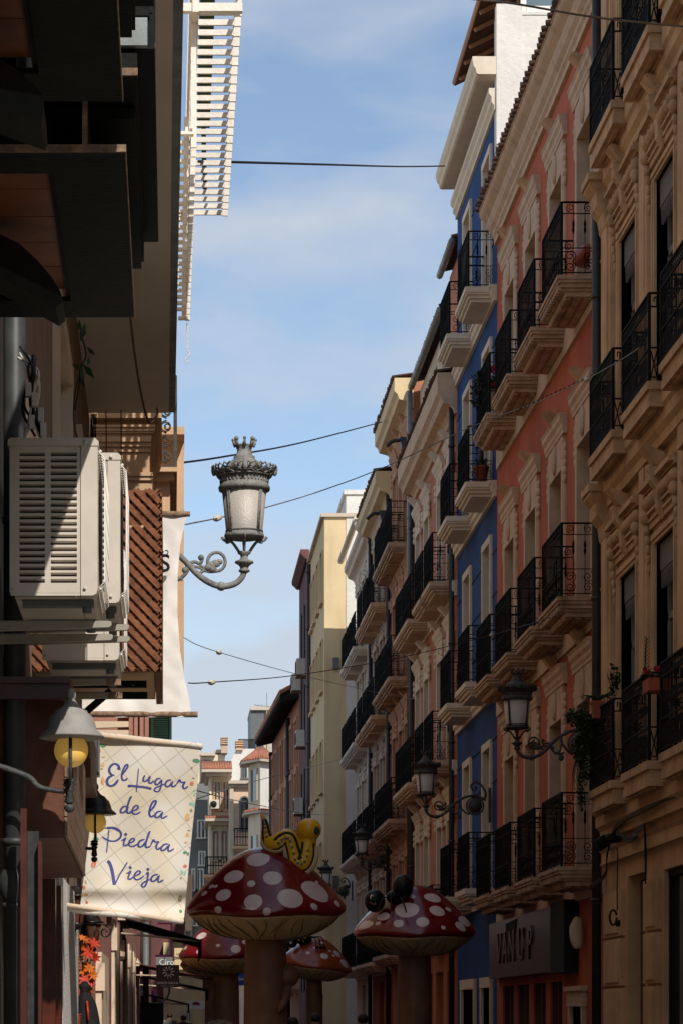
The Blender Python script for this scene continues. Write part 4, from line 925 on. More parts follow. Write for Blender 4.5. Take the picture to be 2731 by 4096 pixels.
m2, c2_, R2 = toadstool(1655, 3742, 46.0, .98, 'dark red toadstool with the black ant on the right of the street', 2.5, spots_px(1655, 3742, 46.0, .98, SP2))
SP3 = [(740, 3792, 9, 7), (795, 3808, 9, 7), (870, 3780, 9, 6), (940, 3797, 20, 14), (805, 3745, 18, 14), (985, 3772, 20, 10)]
m3, c3_, R3 = toadstool(905, 3832, 59.6, 1.0, 'red toadstool half hidden behind the largest one on the left', 1.5, spots_px(905, 3832, 59.6, 1.0, SP3))
SP4 = [(1285, 3821, 16, 11), (1246, 3792, 8, 5), (1275, 3768, 9, 5), (1338, 3804, 13, 12), (1372, 3838, 14, 14), (1220, 3814, 8, 6), (1306, 3798, 5, 4), (1323, 3815, 6, 4)]
m4, c4_, R4 = toadstool(1258, 3872, 76.0, .98, 'orange rimmed toadstool with the dark beetle at the back right', 1.5, spots_px(1258, 3872, 76.0, .98, SP4), MORG, .22, roll=7)
m5, c5_, R5 = toadstool(860, 3865, 78.0, .95, 'small bright red toadstool edge peeping out behind two others on the left', 1.0, [(-1.2, 1.1, .06, .06), (.3, .8, .1, .1), (0, .4, .1, .1), (-.6, .8, .1, .1)])
# yellow snake
Ys = 35.7
sn = thing('snake_sculpture', 'yellow spotted snake sculpture coiled on top of the largest toadstool', 'snake sculpture', U(1120, 3420, Ys))
SNP = [(1044, 3257, 3), (1054, 3272, 9), (1062, 3300, 15), (1066, 3335, 22), (1076, 3368, 31), (1104, 3378, 33), (1130, 3358, 34), (1156, 3356, 37), (1172, 3400, 38), (1184, 3446, 42), (1208, 3456, 46), (1226, 3420, 43), (1230, 3372, 36), (1236, 3322, 34)]
k_ = Ys / FPX; pts = spline([U(a, b, Ys + (.12 if i < 5 else .0)) for i, (a, b, r) in enumerate(SNP)], 6); rad = [max(.006, x * k_) for x in lerp_list([p[2] for p in SNP], 6)]
m = MB(); m.tube(pts, rad, 20); bd = m.build('body', SNY, sn)
m = MB(); m.lathe([(.001, -.155), (.06, -.148), (.115, -.11), (.15, -.05), (.158, .01), (.145, .07), (.105, .12), (.05, .148), (.001, .155)], U(1236, 3319, Ys - .03), 20, fn=lambda q, w, r, z: Vector((q.x * 1.06, q.y, q.z))); hd = m.build('head', SNY, sn)
m = MB(); c = U(1266, 3322, Ys - .155); m.ball(c, .038, .03, .060, 12, 8, 0); m.ball(c + Vector((.006, -.022, 0)), .022, .016, .042, 12, 8, 1); m.ball(c + Vector((.010, -.032, .01)), .010, .01, .02, 8, 6, 0)
m.build('eye', [SNK, SNG], hd)
m = MB()
off = lambda i, f, g=1.0: pts[i] + Vector((0, -rad[i] * math.sqrt(max(0.02, 1 - f * f)) * g - .004, 0)) + (Vector((pts[min(i + 1, len(pts) - 1)].z - pts[max(i - 1, 0)].z, 0, -(pts[min(i + 1, len(pts) - 1)].x - pts[max(i - 1, 0)].x))).normalized() * rad[i] * f if True else Vector())
for f, w in ((-.55, .019), (.62, .014)):
    m.tube([off(i, f) for i in range(8, len(pts) - 6)], w, 6, 0)
for i in range(8, len(pts) - 8, 3): p = off(i, .05); m.ball(p, .021, .010, .021, 8, 6, 1)
m.build('markings', [SNK, GREYB], bd)
m = MB()
m.tube([pts[i] + Vector((0, -.004, 0)) + (off(i, .86) - pts[i]) * 1.0 for i in range(22, len(pts) - 8)], [rad[i] * .30 for i in range(22, len(pts) - 8)], 8, 0); m.build('belly', SNB, bd)
# ant and beetle sculptures
Ya = 45.4
an = thing('ant_sculpture', 'shiny black ant sculpture climbing the right hand toadstool', 'ant sculpture', U(1560, 3620, Ya)); ka = Ya / FPX
m = MB(); m.ball(U(1610, 3548, Ya), 42 * ka, 40 * ka, 50 * ka, 18, 12); m.ball(U(1572, 3588, Ya), 30 * ka, 28 * ka, 26 * ka, 14, 10)
for dx in (-22, 0, 26):
    m.tube(spline([U(1570 + dx, 3590, Ya - .06), U(1566 + dx * 1.5, 3570 + abs(dx), Ya - .3), U(1562 + dx * 2.2, 3632, Ya - .42), U(1560 + dx * 2.4, 3650, Ya - .44)], 4), .014, 6)
m.build('body', ANTK, an)
m = MB(); m.ball(U(1498, 3604, Ya), 42 * ka, 42 * ka, 46 * ka, 16, 12); h_ = m.build('head', ANTK, an)
m = MB(); m.ball(U(1486, 3588, Ya - 40 * ka), 8 * ka, 5 * ka, 10 * ka, 10, 8, 0); m.ball(U(1488, 3589, Ya - 44 * ka), 4 * ka, 3 * ka, 6 * ka, 8, 6, 1); m.build('eye', [MWHT, ANTK], h_)
m = MB(); m.tube(spline([U(1478, 3610, Ya - 40 * ka), U(1490, 3618, Ya - 44 * ka), U(1504, 3614, Ya - 44 * ka)], 4), .018, 6); m.build('mouth', MRED, h_)
Yb = 75.6; kb = Yb / FPX
be = thing('beetle_sculpture', 'dark beetle sculpture with yellow dots on the orange rimmed toadstool', 'beetle sculpture', U(1210, 3770, Yb))
m = MB(); m.ball(U(1216, 3757, Yb), 32 * kb, 30 * kb, 26 * kb, 16, 10)
for dx in (0, 16, 30): m.tube(spline([U(1236 + dx * .4, 3752, Yb - .1), U(1250 + dx, 3746, Yb - .2), U(1262 + dx, 3760, Yb - .3), U(1266 + dx, 3786, Yb - .34)], 4), .016, 5); m.ball(U(1268 + dx, 3790, Yb - .36), .055)
bb_ = m.build('body', ANTK, be)
m = MB(); m.ball(U(1170, 3772, Yb), 20 * kb, 20 * kb, 20 * kb, 12, 9); hb = m.build('head', ANTK, be)
m = MB(); m.ball(U(1164, 3772, Yb - 20 * kb), 5 * kb, 3 * kb, 6 * kb, 8, 6); m.build('eye', MWHT, hb)
m = MB()
for px, py in ((1205, 3747), (1222, 3752), (1214, 3766), (1234, 3745), (1196, 3760)):
    q = ((px - 1216) / 32, (3757 - py) / 26); m.ball(U(px, py, Yb - 30 * kb * math.sqrt(max(.05, 1 - q[0] ** 2 - q[1] ** 2))), .022, .012, .022, 8, 6)
m.build('dots', SNY, bb_)

# ---------------------------------------------------------------- left side of the street
XL = -.83
def steel_balcony(root, Ya, Yb):
    m = MB(); h = EYE
    m.box(XL, -.42, Ya, Ya + .23, 2.97 + h, 2.99 + h); m.box(XL, -.42, Yb - .25, Yb, 2.97 + h, 2.99 + h); m.box(-.42, -.16, Ya, Yb, 2.97 + h, 2.99 + h)
    m.box(-.31, -.29, Ya + .01, Yb - .01, 2.99 + h, 3.17 + h); m.box(-.44, -.42, Ya + .2, Yb - .2, 2.99 + h, 3.2 + h)
    m.box(XL, -.13, Ya + .25, Yb - .02, 3.17 + h, 3.21 + h)
    m.box(-.7, -.120, Ya - .03, Yb + .05, 3.22 + h, 3.30 + h); m.box(-.72, -.060, Ya, Yb + .12, 3.325 + h, 3.42 + h); m.box(XL, -.08, Ya, Yb + .1, 3.44 + h, 3.56 + h)
    m.box(XL, -.5, Ya + .02, Ya + .10, 2.995 + h, 3.16 + h); m.box(XL, -.5, Yb - .10, Yb - .02, 2.995 + h, 3.16 + h)
    for k in range(int((Yb - Ya) / .12)): m.box(-.085, -.07, Ya + .05 + .12 * k, Ya + .065 + .12 * k, 3.56 + h, 4.5 + h)
    m.box(-.10, -.055, Ya, Yb + .1, 4.5 + h, 4.54 + h)
    b = m.build('balcony', STEEL, root)
    p = MB(); n = 5
    for k in range(n):
        y0 = Ya + .23 + (Yb - Ya - .48) * k / n; p.box(XL, -.44, y0 + .004, y0 + (Yb - Ya - .48) / n - .004, 3.02 + h, 3.05 + h)
    p.build('planks', PLANK, b)
    r = MB(); r.box(-.72, -.158, Ya - .012, Ya - .001, 2.968 + h, 2.993 + h); r.box(-.309, -.291, Ya - .008, Ya + .009, 2.993 + h, 3.17 + h); r.box(-.162, -.1585, Ya, Yb, 2.969 + h, 2.991 + h); r.box(-.70, -.118, Ya - .042, Ya - .031, 3.22 + h, 3.245 + h); r.box(-.0615, -.0585, Ya, Yb + .12, 3.33 + h, 3.345 + h)
    r.build('rusty_edges', RUST, b)
    r = MB(); r.box(-.26, -.085, Ya - .035, Ya - .005, 3.325 + h, 3.42 + h); r.build('beam_end', FASCIA, b)
    return b
b1 = thing('steel_balcony_building', 'dark building overhead at upper left with stepped black steel balconies and plank undersides', 'building', (XL, 6, 0))
m = MB(); wall_grid(m, XL, 1, 2, 13.55, 0, 17, [(9.6, 10.6, 3.5 + EYE, 5.8 + EYE), (6.9, 8.0, 3.5 + EYE, 5.8 + EYE)], .3, 6); m.build('wall', SHADEW, b1)
steel_balcony(b1, 9.02, 11.15); steel_balcony(b1, 6.4, 8.52)
for poly, band, Yq, lab in (([(-80, 915), (0, 935), (80, 975), (150, 1040), (210, 1110), (245, 1170), (250, 1190), (120, 1125), (0, 1065), (-80, 1030)], [(-80, 1032), (0, 1067), (120, 1127), (250, 1192), (252, 1214), (226, 1235), (120, 1175), (0, 1110), (-80, 1080)], 9.9, 'black curved spotlight arm under the nearer plank balcony'),
        ([(-80, 215), (0, 235), (70, 275), (130, 330), (168, 372), (170, 390), (60, 372), (-80, 345)], [(-80, 347), (60, 374), (172, 392), (176, 470), (165, 492), (60, 455), (-80, 400)], 7.9, 'black curved spotlight arm high in the top corner under the upper planks')):
    P_ = [U(a, b, Yq) for a, b in poly]; B_ = [U(a, b, Yq) for a, b in band]
    t = thing('spotlight', lab, 'spotlight', P_[0], 'curved spotlights under the steel balconies')
    m = MB(); m.prism([(v.x, v.z) for v in P_], 'y', Yq, Yq + .22); m.build('arm', LAMPB, t)
    m = MB(); m.prism([(v.x, v.z) for v in B_], 'y', Yq - .02, Yq + .25); m.build('housing', M("dull_grey_lamp", (.03, .034, .032), .6, .2, 6), t)

b2 = thing('bay_building', 'plain building with a broad cream balcony soffit edged in grey above the air conditioners', 'building', (XL, 19, 0))
ops = [(18.2, 20.7, 2.6 + EYE, 5.1 + EYE), (22.6, 24.6, 2.6 + EYE, 5.1 + EYE), (13.7, 18.6, .05, 2.55)]
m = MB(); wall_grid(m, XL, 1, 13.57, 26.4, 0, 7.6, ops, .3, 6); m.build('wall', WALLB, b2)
m = MB(); wall_grid(m, XL - .01, 1, 13.57, 26.4, 7.62, 15.5, [], .3, 6); m.build('bounce_upper_wall', BOUNCEW, b2)  # hidden upper wall, coloured bright as a reflector for the opposite fronts
for o_ in ops[:2]: add_window(b2, XL, 1, o_[0] + .16, o_[1] - .16, o_[2], o_[3] - .16, IVORY, .16, .28, .05, blind=DOORB, head=True)
m = MB(); sk = lambda x, Y: x - .0036 * (Y - 20)
def strip(m, x0, x1, Ya, Yb, z0, z1, mi=0): m.hexa([(sk(x0, Ya), Ya, z0), (sk(x1, Ya), Ya, z0), (sk(x1, Yb), Yb, z0), (sk(x0, Yb), Yb, z0)], [(sk(x0, Ya), Ya, z1), (sk(x1, Ya), Ya, z1), (sk(x1, Yb), Yb, z1), (sk(x0, Yb), Yb, z1)], mi)
strip(m, -.82, -.010, 12.2, 26.4, 6.07 + EYE, 6.20 + EYE, 0); strip(m, -.0098, .052, 12.2, 26.4, 6.075 + EYE, 6.21 + EYE, 1) 
m.build('bay', [SOFFIT, FASCIA], b2)
m = MB()                                                    # white plaster pier and rough render next to the doorway
m.box(XL - .01, XL + .03, 19.2, 22.35, .02, 2.62); m.build('plaster_pier', WHPL, b2)
m = MB(); m.box(XL - .28, XL - .2, 13.7, 18.6, .05, 2.55); m.build('doorway', DARK, b2)
m = MB()
for y, w in ((13.75, .16), (18.45, .2), (17.55, .10), (14.1, .12)): m.box(XL - .15, XL + .05, y, y + w, .02, 2.52); m.cut()
m.build_each('door_post', WOODR, b2)
# red varnished posts of the open shop door leaning out
m = MB(); m.box(-.692, -.664, 11.98, 12.03, .05, 2.55); m.box(-.664, -.612, 12.04, 12.08, .05, 2.45, 1); m.box(-.612, -.596, 11.98, 12.06, .05, 2.40)
tag(m.build('open_door', [WOODR, M('dark_slate', (.035, .037, .037), .5, .3, 20)]), 'red varnished door leaf with a grey chalk menu standing open at the left edge', 'door')
# hanging white slatted balcony and grille high up
wb = thing('slatted_balcony', 'white metal balcony with slatted see-through floor high on the left against the sky', 'balcony', (.4, 23, 9.6))
m = MB(); z = 8.03 + EYE; n = 25
for k in range(n):
    y = 21.05 + 5.25 * k / (n - 1); m.box(.205, .52, y - .012, y + .012, z, z + .046); m.cut()
m.build_each('slat', WHITEP, wb)
m = MB()
for k in range(n): y = 21.05 + 5.25 * k / (n - 1); m.box(.503, .557, y - .016, y + .010, z - .010, z + .17)
m.box(.515, .55, 20.95, 26.4, z + .172, z + .20); m.build('railing', WHITEP, wb)
m = MB(); strip(m, .165, .215, 20.9, 24.2, z - .03, z + .12); strip(m, .165, .205, 24.2, 26.4, z + .02, z + .12); m.box(.07, .56, 20.92, 20.99, z - .015, z + .05); m.box(.07, .2, 26.3, 26.36, z - .01, z + .05); m.build('beam', WHITEP, wb)
m = MB(); m.box(.24, .36, 20.6, 25.2, z + .5, z + .9); m.tube(spline([(.30, 25.2, z + .55), (.31, 25.5, z + .3), (.32, 25.6, z + .15), (.32, 25.7, z + .08)], 4), .025, 6); m.build('awning_roll', M("dark_green_canvas", (.02, .07, .045), .7, .3, 8), wb)
gr = thing('window_grille', 'white painted grille of flat bars hung in front of the left bay', 'grille', (.17, 24, 8.6))
m = MB(); z = 7.0 + EYE; n = 24
for k in range(n):
    y = 21.15 + 5.25 * k / (n - 1); x = sk(.178, y); m.box(x - .022, x + .022, y - .012, y + .012, z, z + 2.0); m.box(sk(.07, y), x, y - .03, y + .03, z + .10, z + .125)
for zz in (z + .14, z + 1.0): m.box(.145, .165, 21.1, 26.5, zz, zz + .03)
m.build('bars', WHITEP, gr)
m = MB(); m.box(.105, .128, 21.15, 26.3, z + .12, z + .17); 
for k in range(20): m.box(.095, .135, 21.3 + .26 * k, 21.33 + .26 * k, z - .02, z + .3)
m.box(.06, .17, 26.35, 26.4, z, z + .03); m.build('inner_rail', WHITEP, gr)
m = MB(); p0 = Vector((.152, 26.5, z - .0))
for k in range(5): m.tube([p0 + Vector((.008 * math.cos(t), 0, -.03 - .05 * k + .028 * math.sin(t))) for t in [i * math.pi / 4 for i in range(8)]], .004, 4, closed=True)
m.tube(spline([p0 + Vector((0, 0, -.27)), p0 + Vector((.025, 0, -.31)), p0 + Vector((.0, 0, -.345)), p0 + Vector((-.02, 0, -.37)), p0 + Vector((.0, 0, -.40)), p0 + Vector((.022, 0, -.38))], 4), .006, 5)
tag(m.build('hook_chain', WHITEP), 'short white chain with an S hook dangling from the grille', 'chain')

# beige corniced house and the bay beyond
b3 = thing('beige_corniced_house', 'beige house with stepped cornice end, iron balcony and pink ground floor with ivory pilasters', 'building', (XL, 40, 0))
m = MB(); sc = 27.5 / FPX; ZF = lambda zx: (300 + zx * .3189 - VX) * sc; HF = lambda zy: EYE + (VY - 1600 - zy * .3189) * sc
for a, b, xr, o_ in ((120, 250, 1090, .10), (250, 325, 1018, -.06), (325, 352, 1012, .06), (352, 395, 1006, .035), (395, 420, 990, .015), (420, 468, 968, -.02), (468, 528, 960, .03), (528, 580, 955, .0), (580, 640, 950, -.03), (640, 905, 938, -.06), (905, 950, 980, .0), (950, 1000, 975, -.02), (1000, 1500, 972, -.05)):
    m.box(XL, ZF(xr), 27.5 - o_, 33, HF(b), HF(a))
m.build('cornice', BEIGE, b3)
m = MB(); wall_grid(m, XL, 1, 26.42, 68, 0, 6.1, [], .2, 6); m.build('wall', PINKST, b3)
m = MB(); wall_grid(m, XL - .02, 1, 26.42, 68, 6.11, 15.5, [], .2, 6); m.build('bounce_upper_wall', BOUNCEW, b3)  # also out of sight, bright to throw warm light on the right facades
m = MB()
for a, b, top in ((28.5, 31.8, 2.3), (34.9, 37.7, 2.9), (40.5, 44.5, 2.9), (46.9, 49.4, 2.9), (52.5, 55, 2.9), (59, 61.5, 2.9)):
    m.box(XL - .01, XL + .065, a, b, .02, top); m.box(XL - .015, XL + .10, a - .03, a + .5, top - .42, top - .12); m.cut()
m.build_each('pilaster', IVORY, b3)
m = MB()
for y in (33.2, 36.9, 39, 43.4, 45.6, 51.5, 57.5): m.box(XL, XL + .05, y, y + .5, .02, 3.0); m.cut()
m.build_each('rib', ROSE, b3)
bA = U(699, 1897, 30); m = MB(); m.box(XL, bA.x, 29.8, 34.5, bA.z - .10, bA.z); m.box(XL, bA.x - .05, 29.95, 34.5, bA.z - .9, bA.z - .10); m.box(XL, bA.x + .03, 29.7, 34.6, bA.z - .03, bA.z + .02)
bal = m.build('balcony', BEIGE, b3)
m = MB(); x1 = bA.x + .01; Yr = 29.9
for y in (29.9, 34.3): m.box(x1 - .02, x1 + .02, y - .02, y + .02, bA.z, bA.z + 1.1); 
for k in range(40): y = 29.9 + 4.4 * k / 40; m.box(x1 - .009, x1 + .009, y - .009, y + .009, bA.z, bA.z + 1.08)
for zz in (.06, .78, 1.08): m.box(x1 - .02, x1 + .015, Yr, 34.3, bA.z + zz, bA.z + zz + .03); m.box(x1 - .30, x1, Yr - .012, Yr + .012, bA.z + zz, bA.z + zz + .025)
for k in range(5):
    for q in (-1, 1): m.tube([(x1 - .10 + p[0], Yr, bA.z + .18 + .17 * k + p[1]) for p in spiral(0, 0, .075, .015, 1.57 * q, 1.4 * q, 12)], .010, 5)
m.box(x1 - .20, x1 - .18, Yr - .01, Yr + .01, bA.z, bA.z + 1.08); m.build('railing', LAMPI, bal)
m = MB(); q = U(737, 1737, 34.6); m.box(XL, q.x, 34.6, 38, 4.4 + EYE, q.z - .10); m.box(XL, q.x + .005, 34.15, 38.1, q.z - .10, q.z); m.build('bay', BEIGE, b3)
gs = MB(); a, b = U(614, 2965, 31), U(678, 2700, 31); n = 34
for k in range(n): z = a.z + (b.z - a.z) * k / n; gs.hexa([(a.x, 31.0, z), (b.x, 31.0, z), (b.x, 31.05, z + .02), (a.x, 31.05, z + .02)], [(a.x, 31.0, z + .012), (b.x, 31.0, z + .012), (b.x, 31.05, z + .03), (a.x, 31.05, z + .03)])
gs.box(a.x - .03, a.x, 30.97, 31.1, a.z, b.z); gs.box(b.x, b.x + .03, 30.97, 31.1, a.z, b.z); gs.box(XL, b.x + .03, 31.08, 34, a.z, b.z)
gs.build('shutter', M("dark_green_paint", (.012, .035, .022), .45, .2, 8), b3)
m = MB()
for px in (525, 545, 568, 588): q = U(px, 2945, 26.8); m.box(q.x - .02, q.x + .02, 26.8, 27.2, q.z - .1, q.z + .55)
m.box(XL, -.24, 27.15, 27.3, U(0, 2955, 27).z, U(0, 2800, 27).z); m.build('pink_panel', PINKST, b3)
b5 = thing('plain_building', 'shaded plain building far along the left pavement beyond the pink facade', 'building', (XL, 85, 0))
m = MB(); wall_grid(m, XL, 1, 68.05, 104, 0, 8.5 + EYE, [(72 + 5 * k, 74 + 5 * k, 3 + EYE, 5 + EYE) for k in range(6)], .3, 6); m.build('wall', ROSE, b5)
yh = thing('yellow_shop_house', 'low yellow wall with signs and dark awnings at the far left end of the street', 'building', (.6, 106, 0))
m = MB(); pbox(m, 655, 850, 3770, 4300, 106, 4); m.build('wall', YELL, yh); m = MB(); pbox(m, 585, 742, 3480, 4300, 106.5, 4); m.build('side_wall', ROSE, yh); end_windows(yh, [(745, 760, 3730, 3765), (748, 762, 4045, 4085)], 106, OFFW)

# downpipes on the left
m = MB(); m.tube([(-.735, 12.25, .1), (-.735, 12.25, 6 + EYE)], .052, 14)
for z in (1.2, 2.1, 2.4, 3.9, 5.6): m.tube([(-.735, 12.25, z), (-.735, 12.25, z + .03)], .058, 14)
m.lathe([(.05, 0), (.055, .1), (.075, .14), (.075, .2), (.05, .24)], (-.735, 12.25, 2.05), 14); tag(m.build('downpipe', PIPED), 'thick grey downpipe at the left edge beside the red door', 'downpipe')
m = MB(); m.tube([(-.60, 60, .1), (-.60, 60, 3.75)], .07, 12); m.tube([(-.60, 60, 2.5), (-.60, 60, 2.56)], .078, 12); m.box(-.68, -.52, 59.9, 60.1, .1, .72); tag(m.build('downpipe', GREYD), 'pale grey downpipe below the printed banner beyond the pink facade', 'downpipe')

# ---------------------------------------------------------------- air conditioners on brackets
def ac_unit(Y, px_l, px_r, h0, h1, label, dy=.82, slots=True):
    xl, xr = (px_l - VX) / FPX * Y, (px_r - VX) / FPX * Y; z0, z1 = h0 + EYE, h1 + EYE; W_ = xr - xl
    t = thing('air_conditioner', label, 'air conditioner', (xl, Y, z0), 'air conditioners on wall brackets')
    m = MB(); c = .022
    prof = [(xl, z0 + .012), (xl + .01, z0), (xr - c, z0), (xr, z0 + .02), (xr, z1 - c), (xr - c, z1), (xl + .01, z1), (xl, z1 - .012)]
    xs = xl + W_ * .80; f = W_ * .80
    # end panel with slots
    rows = 21; zb, zt = z0 + .055, z1 - .05; g = []
    cols = ((xl + f * .14, xl + f * .50), (xl + f * .585, xl + f * .955))
    zs = [z0 + .012] + sum([[zb + (zt - zb) * k / rows, zb + (zt - zb) * (k + .60) / rows] for k in range(rows)], []) + [z1 - .035]
    xs_ = [xl, cols[0][0], cols[0][1], cols[1][0], cols[1][1], xs]
    if slots:
        for i in range(len(zs) - 1):
            for j in range(5):
                if i % 2 == 1 and j in (1, 3): continue
                m.quad((xs_[j], Y, zs[i]), (xs_[j + 1], Y, zs[i]), (xs_[j + 1], Y, zs[i + 1]), (xs_[j], Y, zs[i + 1]))
        for k in range(rows):
            a, b = zs[1 + 2 * k], zs[2 + 2 * k]
            for c0, c1 in cols: m.quad((c0, Y, b), (c1, Y, b), (c1, Y + .022, b - .006), (c0, Y + .022, b - .006)); m.quad((c0, Y, a), (c1, Y, a), (c1, Y + .022, a), (c0, Y + .022, a)); m.quad((c1, Y, a), (c1, Y, b), (c1, Y + .022, b), (c1, Y + .022, a))
    else: m.quad((xl, Y, z0 + .012), (xs, Y, z0 + .012), (xs, Y, z1 - .035), (xl, Y, z1 - .035))
    m.box(xl + .004, xs, Y + .001, Y + .004, z0, z0 + .012); m.box(xl + .02, xs, Y + .05, Y + dy, z0, z1 - .03)
    m.prism([(xl - .008, z1 - .034), (xr - .01, z1 - .034), (xr + .004, z1 - .034), (xr + .004, z1 - .015), (xr - .012, z1), (xl + .004, z1), (xl - .008, z1 - .01)], 'y', Y - .008, Y + dy + .006)
    cas = m.build('casing', ACW, t)
    m = MB(); m.prism([(xs + .003, z0), (xr - c, z0), (xr - .005, z0 + .008), (xr, z0 + .03), (xr, z1 - .034), (xs + .003, z1 - .034)], 'y', Y - .004, Y + dy)
    m.tube([(xs + .02, Y - .012, z0 + .03), (xs + .02, Y - .003, z0 + .03)], .007, 8); m.tube([(xs + .02, Y - .014, z1 - .02), (xs + .02, Y - .003, z1 - .02)], .009, 8); m.tube([(xl + .015, Y - .008, z0 + .03), (xl + .015, Y, z0 + .03)], .007, 8)
    m.build('front_panel', ACW, t)
    m = MB(); m.box(xl + .02, xs - .005, Y + .024, Y + .049, zb - .02, zt + .02); m.build('fins', ACD, t)
    m = MB(); cy = Y + dy * .5                                               # bulging wire guard over the fan
    gw = .34; zc, rz = (z0 + z1) / 2, (z1 - z0) * .44
    for k in range(13):
        y = cy - gw + 2 * gw * k / 12; b = .028
        m.tube([(xr, y, zc - rz), (xr + b, y, zc - rz + .03), (xr + b, y, zc + rz - .03), (xr, y, zc + rz)], .0032, 4)
    for k in range(6): zz = zc - rz + .04 + (2 * rz - .08) * k / 5; m.tube([(xr + .028, cy - gw, zz), (xr + .028, cy + gw, zz)], .0035, 4)
    m.tube([(xr + .01, cy - gw, zc - rz), (xr + .01, cy + gw, zc - rz)], .006, 5); m.tube([(xr + .01, cy - gw, zc + rz), (xr + .01, cy + gw, zc + rz)], .006, 5)
    m.build('fan_guard', WHITEP, t)
    m = MB(); m.tube([(xr - .02, cy, zc), (xr + .003, cy, zc)], rz * .95, 24); m.build('fan_opening', ACD, t)
    m = MB()
    for y in (Y + .10, Y + dy - .14): m.box(xl + .05, xr - .02, y, y + .06, z0 - .03, z0 - .001); m.tube([(xr - .05, y + .03, z0 - .055), (xr - .05, y + .03, z0)], .022, 8); m.cut()
    m.build_each('foot', GREYD, t)
    return t, xl, xr, z0
def wall_bracket(Y, z, x1, label, mat=WHITEP, rusty=False):
    m = MB(); m.prism([(XL, z - .045), (x1 - .01, z - .028), (x1, z - .02), (x1, z - .004), (x1 - .012, z), (XL, z)], 'y', Y, Y + .035); m.box(XL - .0, XL + .03, Y - .003, Y + .038, z - .16, z + .004); t = tag(m.build('wall_bracket', mat), label, 'bracket', 'steel brackets carrying the air conditioners')
    if rusty: m = MB(); m.box(x1 - .075, x1 + .004, Y - .003, Y + .038, z - .034, z - .002); m.build('rusty_tip', RUST, t)
a1 = ac_unit(11.3, 40, 392, 1.812, 2.49, 'nearest cream air conditioner with rows of dark slots half in shadow')
a2 = ac_unit(12.6, 215, 482, 1.985, 2.705, 'second air conditioner just behind the nearest one, a little higher', .8)
a3 = ac_unit(14.0, 170, 478, 1.90, 2.56, 'third air conditioner seen from below, hanging behind the first bracket pair', .8, False)
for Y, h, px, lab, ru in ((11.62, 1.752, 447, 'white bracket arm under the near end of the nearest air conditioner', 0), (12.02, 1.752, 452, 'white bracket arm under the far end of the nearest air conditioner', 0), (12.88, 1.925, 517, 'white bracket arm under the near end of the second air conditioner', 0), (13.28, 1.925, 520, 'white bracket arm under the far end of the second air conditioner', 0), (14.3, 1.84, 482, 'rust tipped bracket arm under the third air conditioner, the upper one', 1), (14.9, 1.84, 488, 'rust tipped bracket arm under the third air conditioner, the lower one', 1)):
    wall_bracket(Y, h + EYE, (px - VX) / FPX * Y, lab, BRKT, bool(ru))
for Y, py, lab in ((21.0, 2885, 'pale bracket arm just above the printed banner'), (21.6, 2920, 'pale bracket arm touching the top of the printed banner')):
    q = U(516, py, Y); m = MB(); m.prism([(XL, q.z - .06), (q.x, q.z - .045), (q.x, q.z), (XL, q.z)], 'y', Y, Y + .05); tag(m.build('wall_bracket', IVORY), lab, 'bracket', 'steel brackets carrying the air conditioners')
# lattice box hiding more units
lt = thing('lattice_screen', 'brown diagonal wooden lattice box on the wall behind the air conditioners', 'lattice', (XL, 15.5, 3.6))
ls = 15.5 / FPX; x0, x1 = XL, (640 - VX) * ls; z0, z1 = EYE + (VY - 2680) * ls, EYE + (VY - 1957) * ls
def slats(m, flip, y0, y1, x0, x1, z0, z1, pitch, w):
    def clip(a, b):                                                         # clip a line to the panel
        (ax, az), (bx, bz) = a, b; t0, t1 = 0, 1; dx, dz = bx - ax, bz - az
        for p, q in ((-dx, ax - x0), (dx, x1 - ax), (-dz, az - z0), (dz, z1 - az)):
            if abs(p) < 1e-9:
                if q < 0: return None
            else:
                r = q / p
                if p < 0: t0 = max(t0, r)
                else: t1 = min(t1, r)
        return None if t0 >= t1 else ((ax + dx * t0, az + dz * t0), (ax + dx * t1, az + dz * t1))
    n = int((x1 - x0 + z1 - z0) * 1.7 / pitch) + 2
    for k in range(-n, n):
        c = k * pitch; L_ = 4
        a = (x0 - L_, z1 + c + L_ * 1.05 * (1 if flip else -1)); b = (x0 + L_, z1 + c - L_ * 1.05 * (1 if flip else -1))
        q = clip(a, b)
        if q: m.beam((q[0][0], (y0 + y1) / 2, q[0][1]), (q[1][0], (y0 + y1) / 2, q[1][1]), y1 - y0, w)
m = MB(); slats(m, True, 15.50, 15.515, x0, x1, z0, z1, .072, .031); m.build('front_slats', LATT, lt)
m = MB(); slats(m, False, 15.516, 15.531, x0, x1, z0, z1, .072, .031); m.build('back_slats', LATT, lt)
m = MB(); m.box(x0, x1, 15.532, 15.548, z0, z0 + .03); m.box(x0, x1, 15.532, 15.548, z1 - .03, z1); m.box(x1 - .03, x1 + .002, 15.532, 17.2, z0, z1)
for k in range(26): zz = z0 + (z1 - z0) * k / 26; m.box(x1 + .003, x1 + .014, 15.5, 17.2, zz, zz + .018)
m.box(x0, x1, 15.6, 17.2, z1 - .02, z1 - .005); m.build('frame', LATT, lt)
m = MB(); m.box(x0, x1 - .034, 15.75, 17.1, z0 + .02, z1 - .05); m.build('hidden_unit', BEIGE, lt)
m = MB()
for y in (15.75, 16.3): m.box(XL, x1 - .08, y, y + .05, z0 - .07, z0 - .03)
m.beam((XL, 16, z0 - .45), (x1 - .3, 16, z0 - .06), .04, .04); m.build('supports', STEEL, lt)

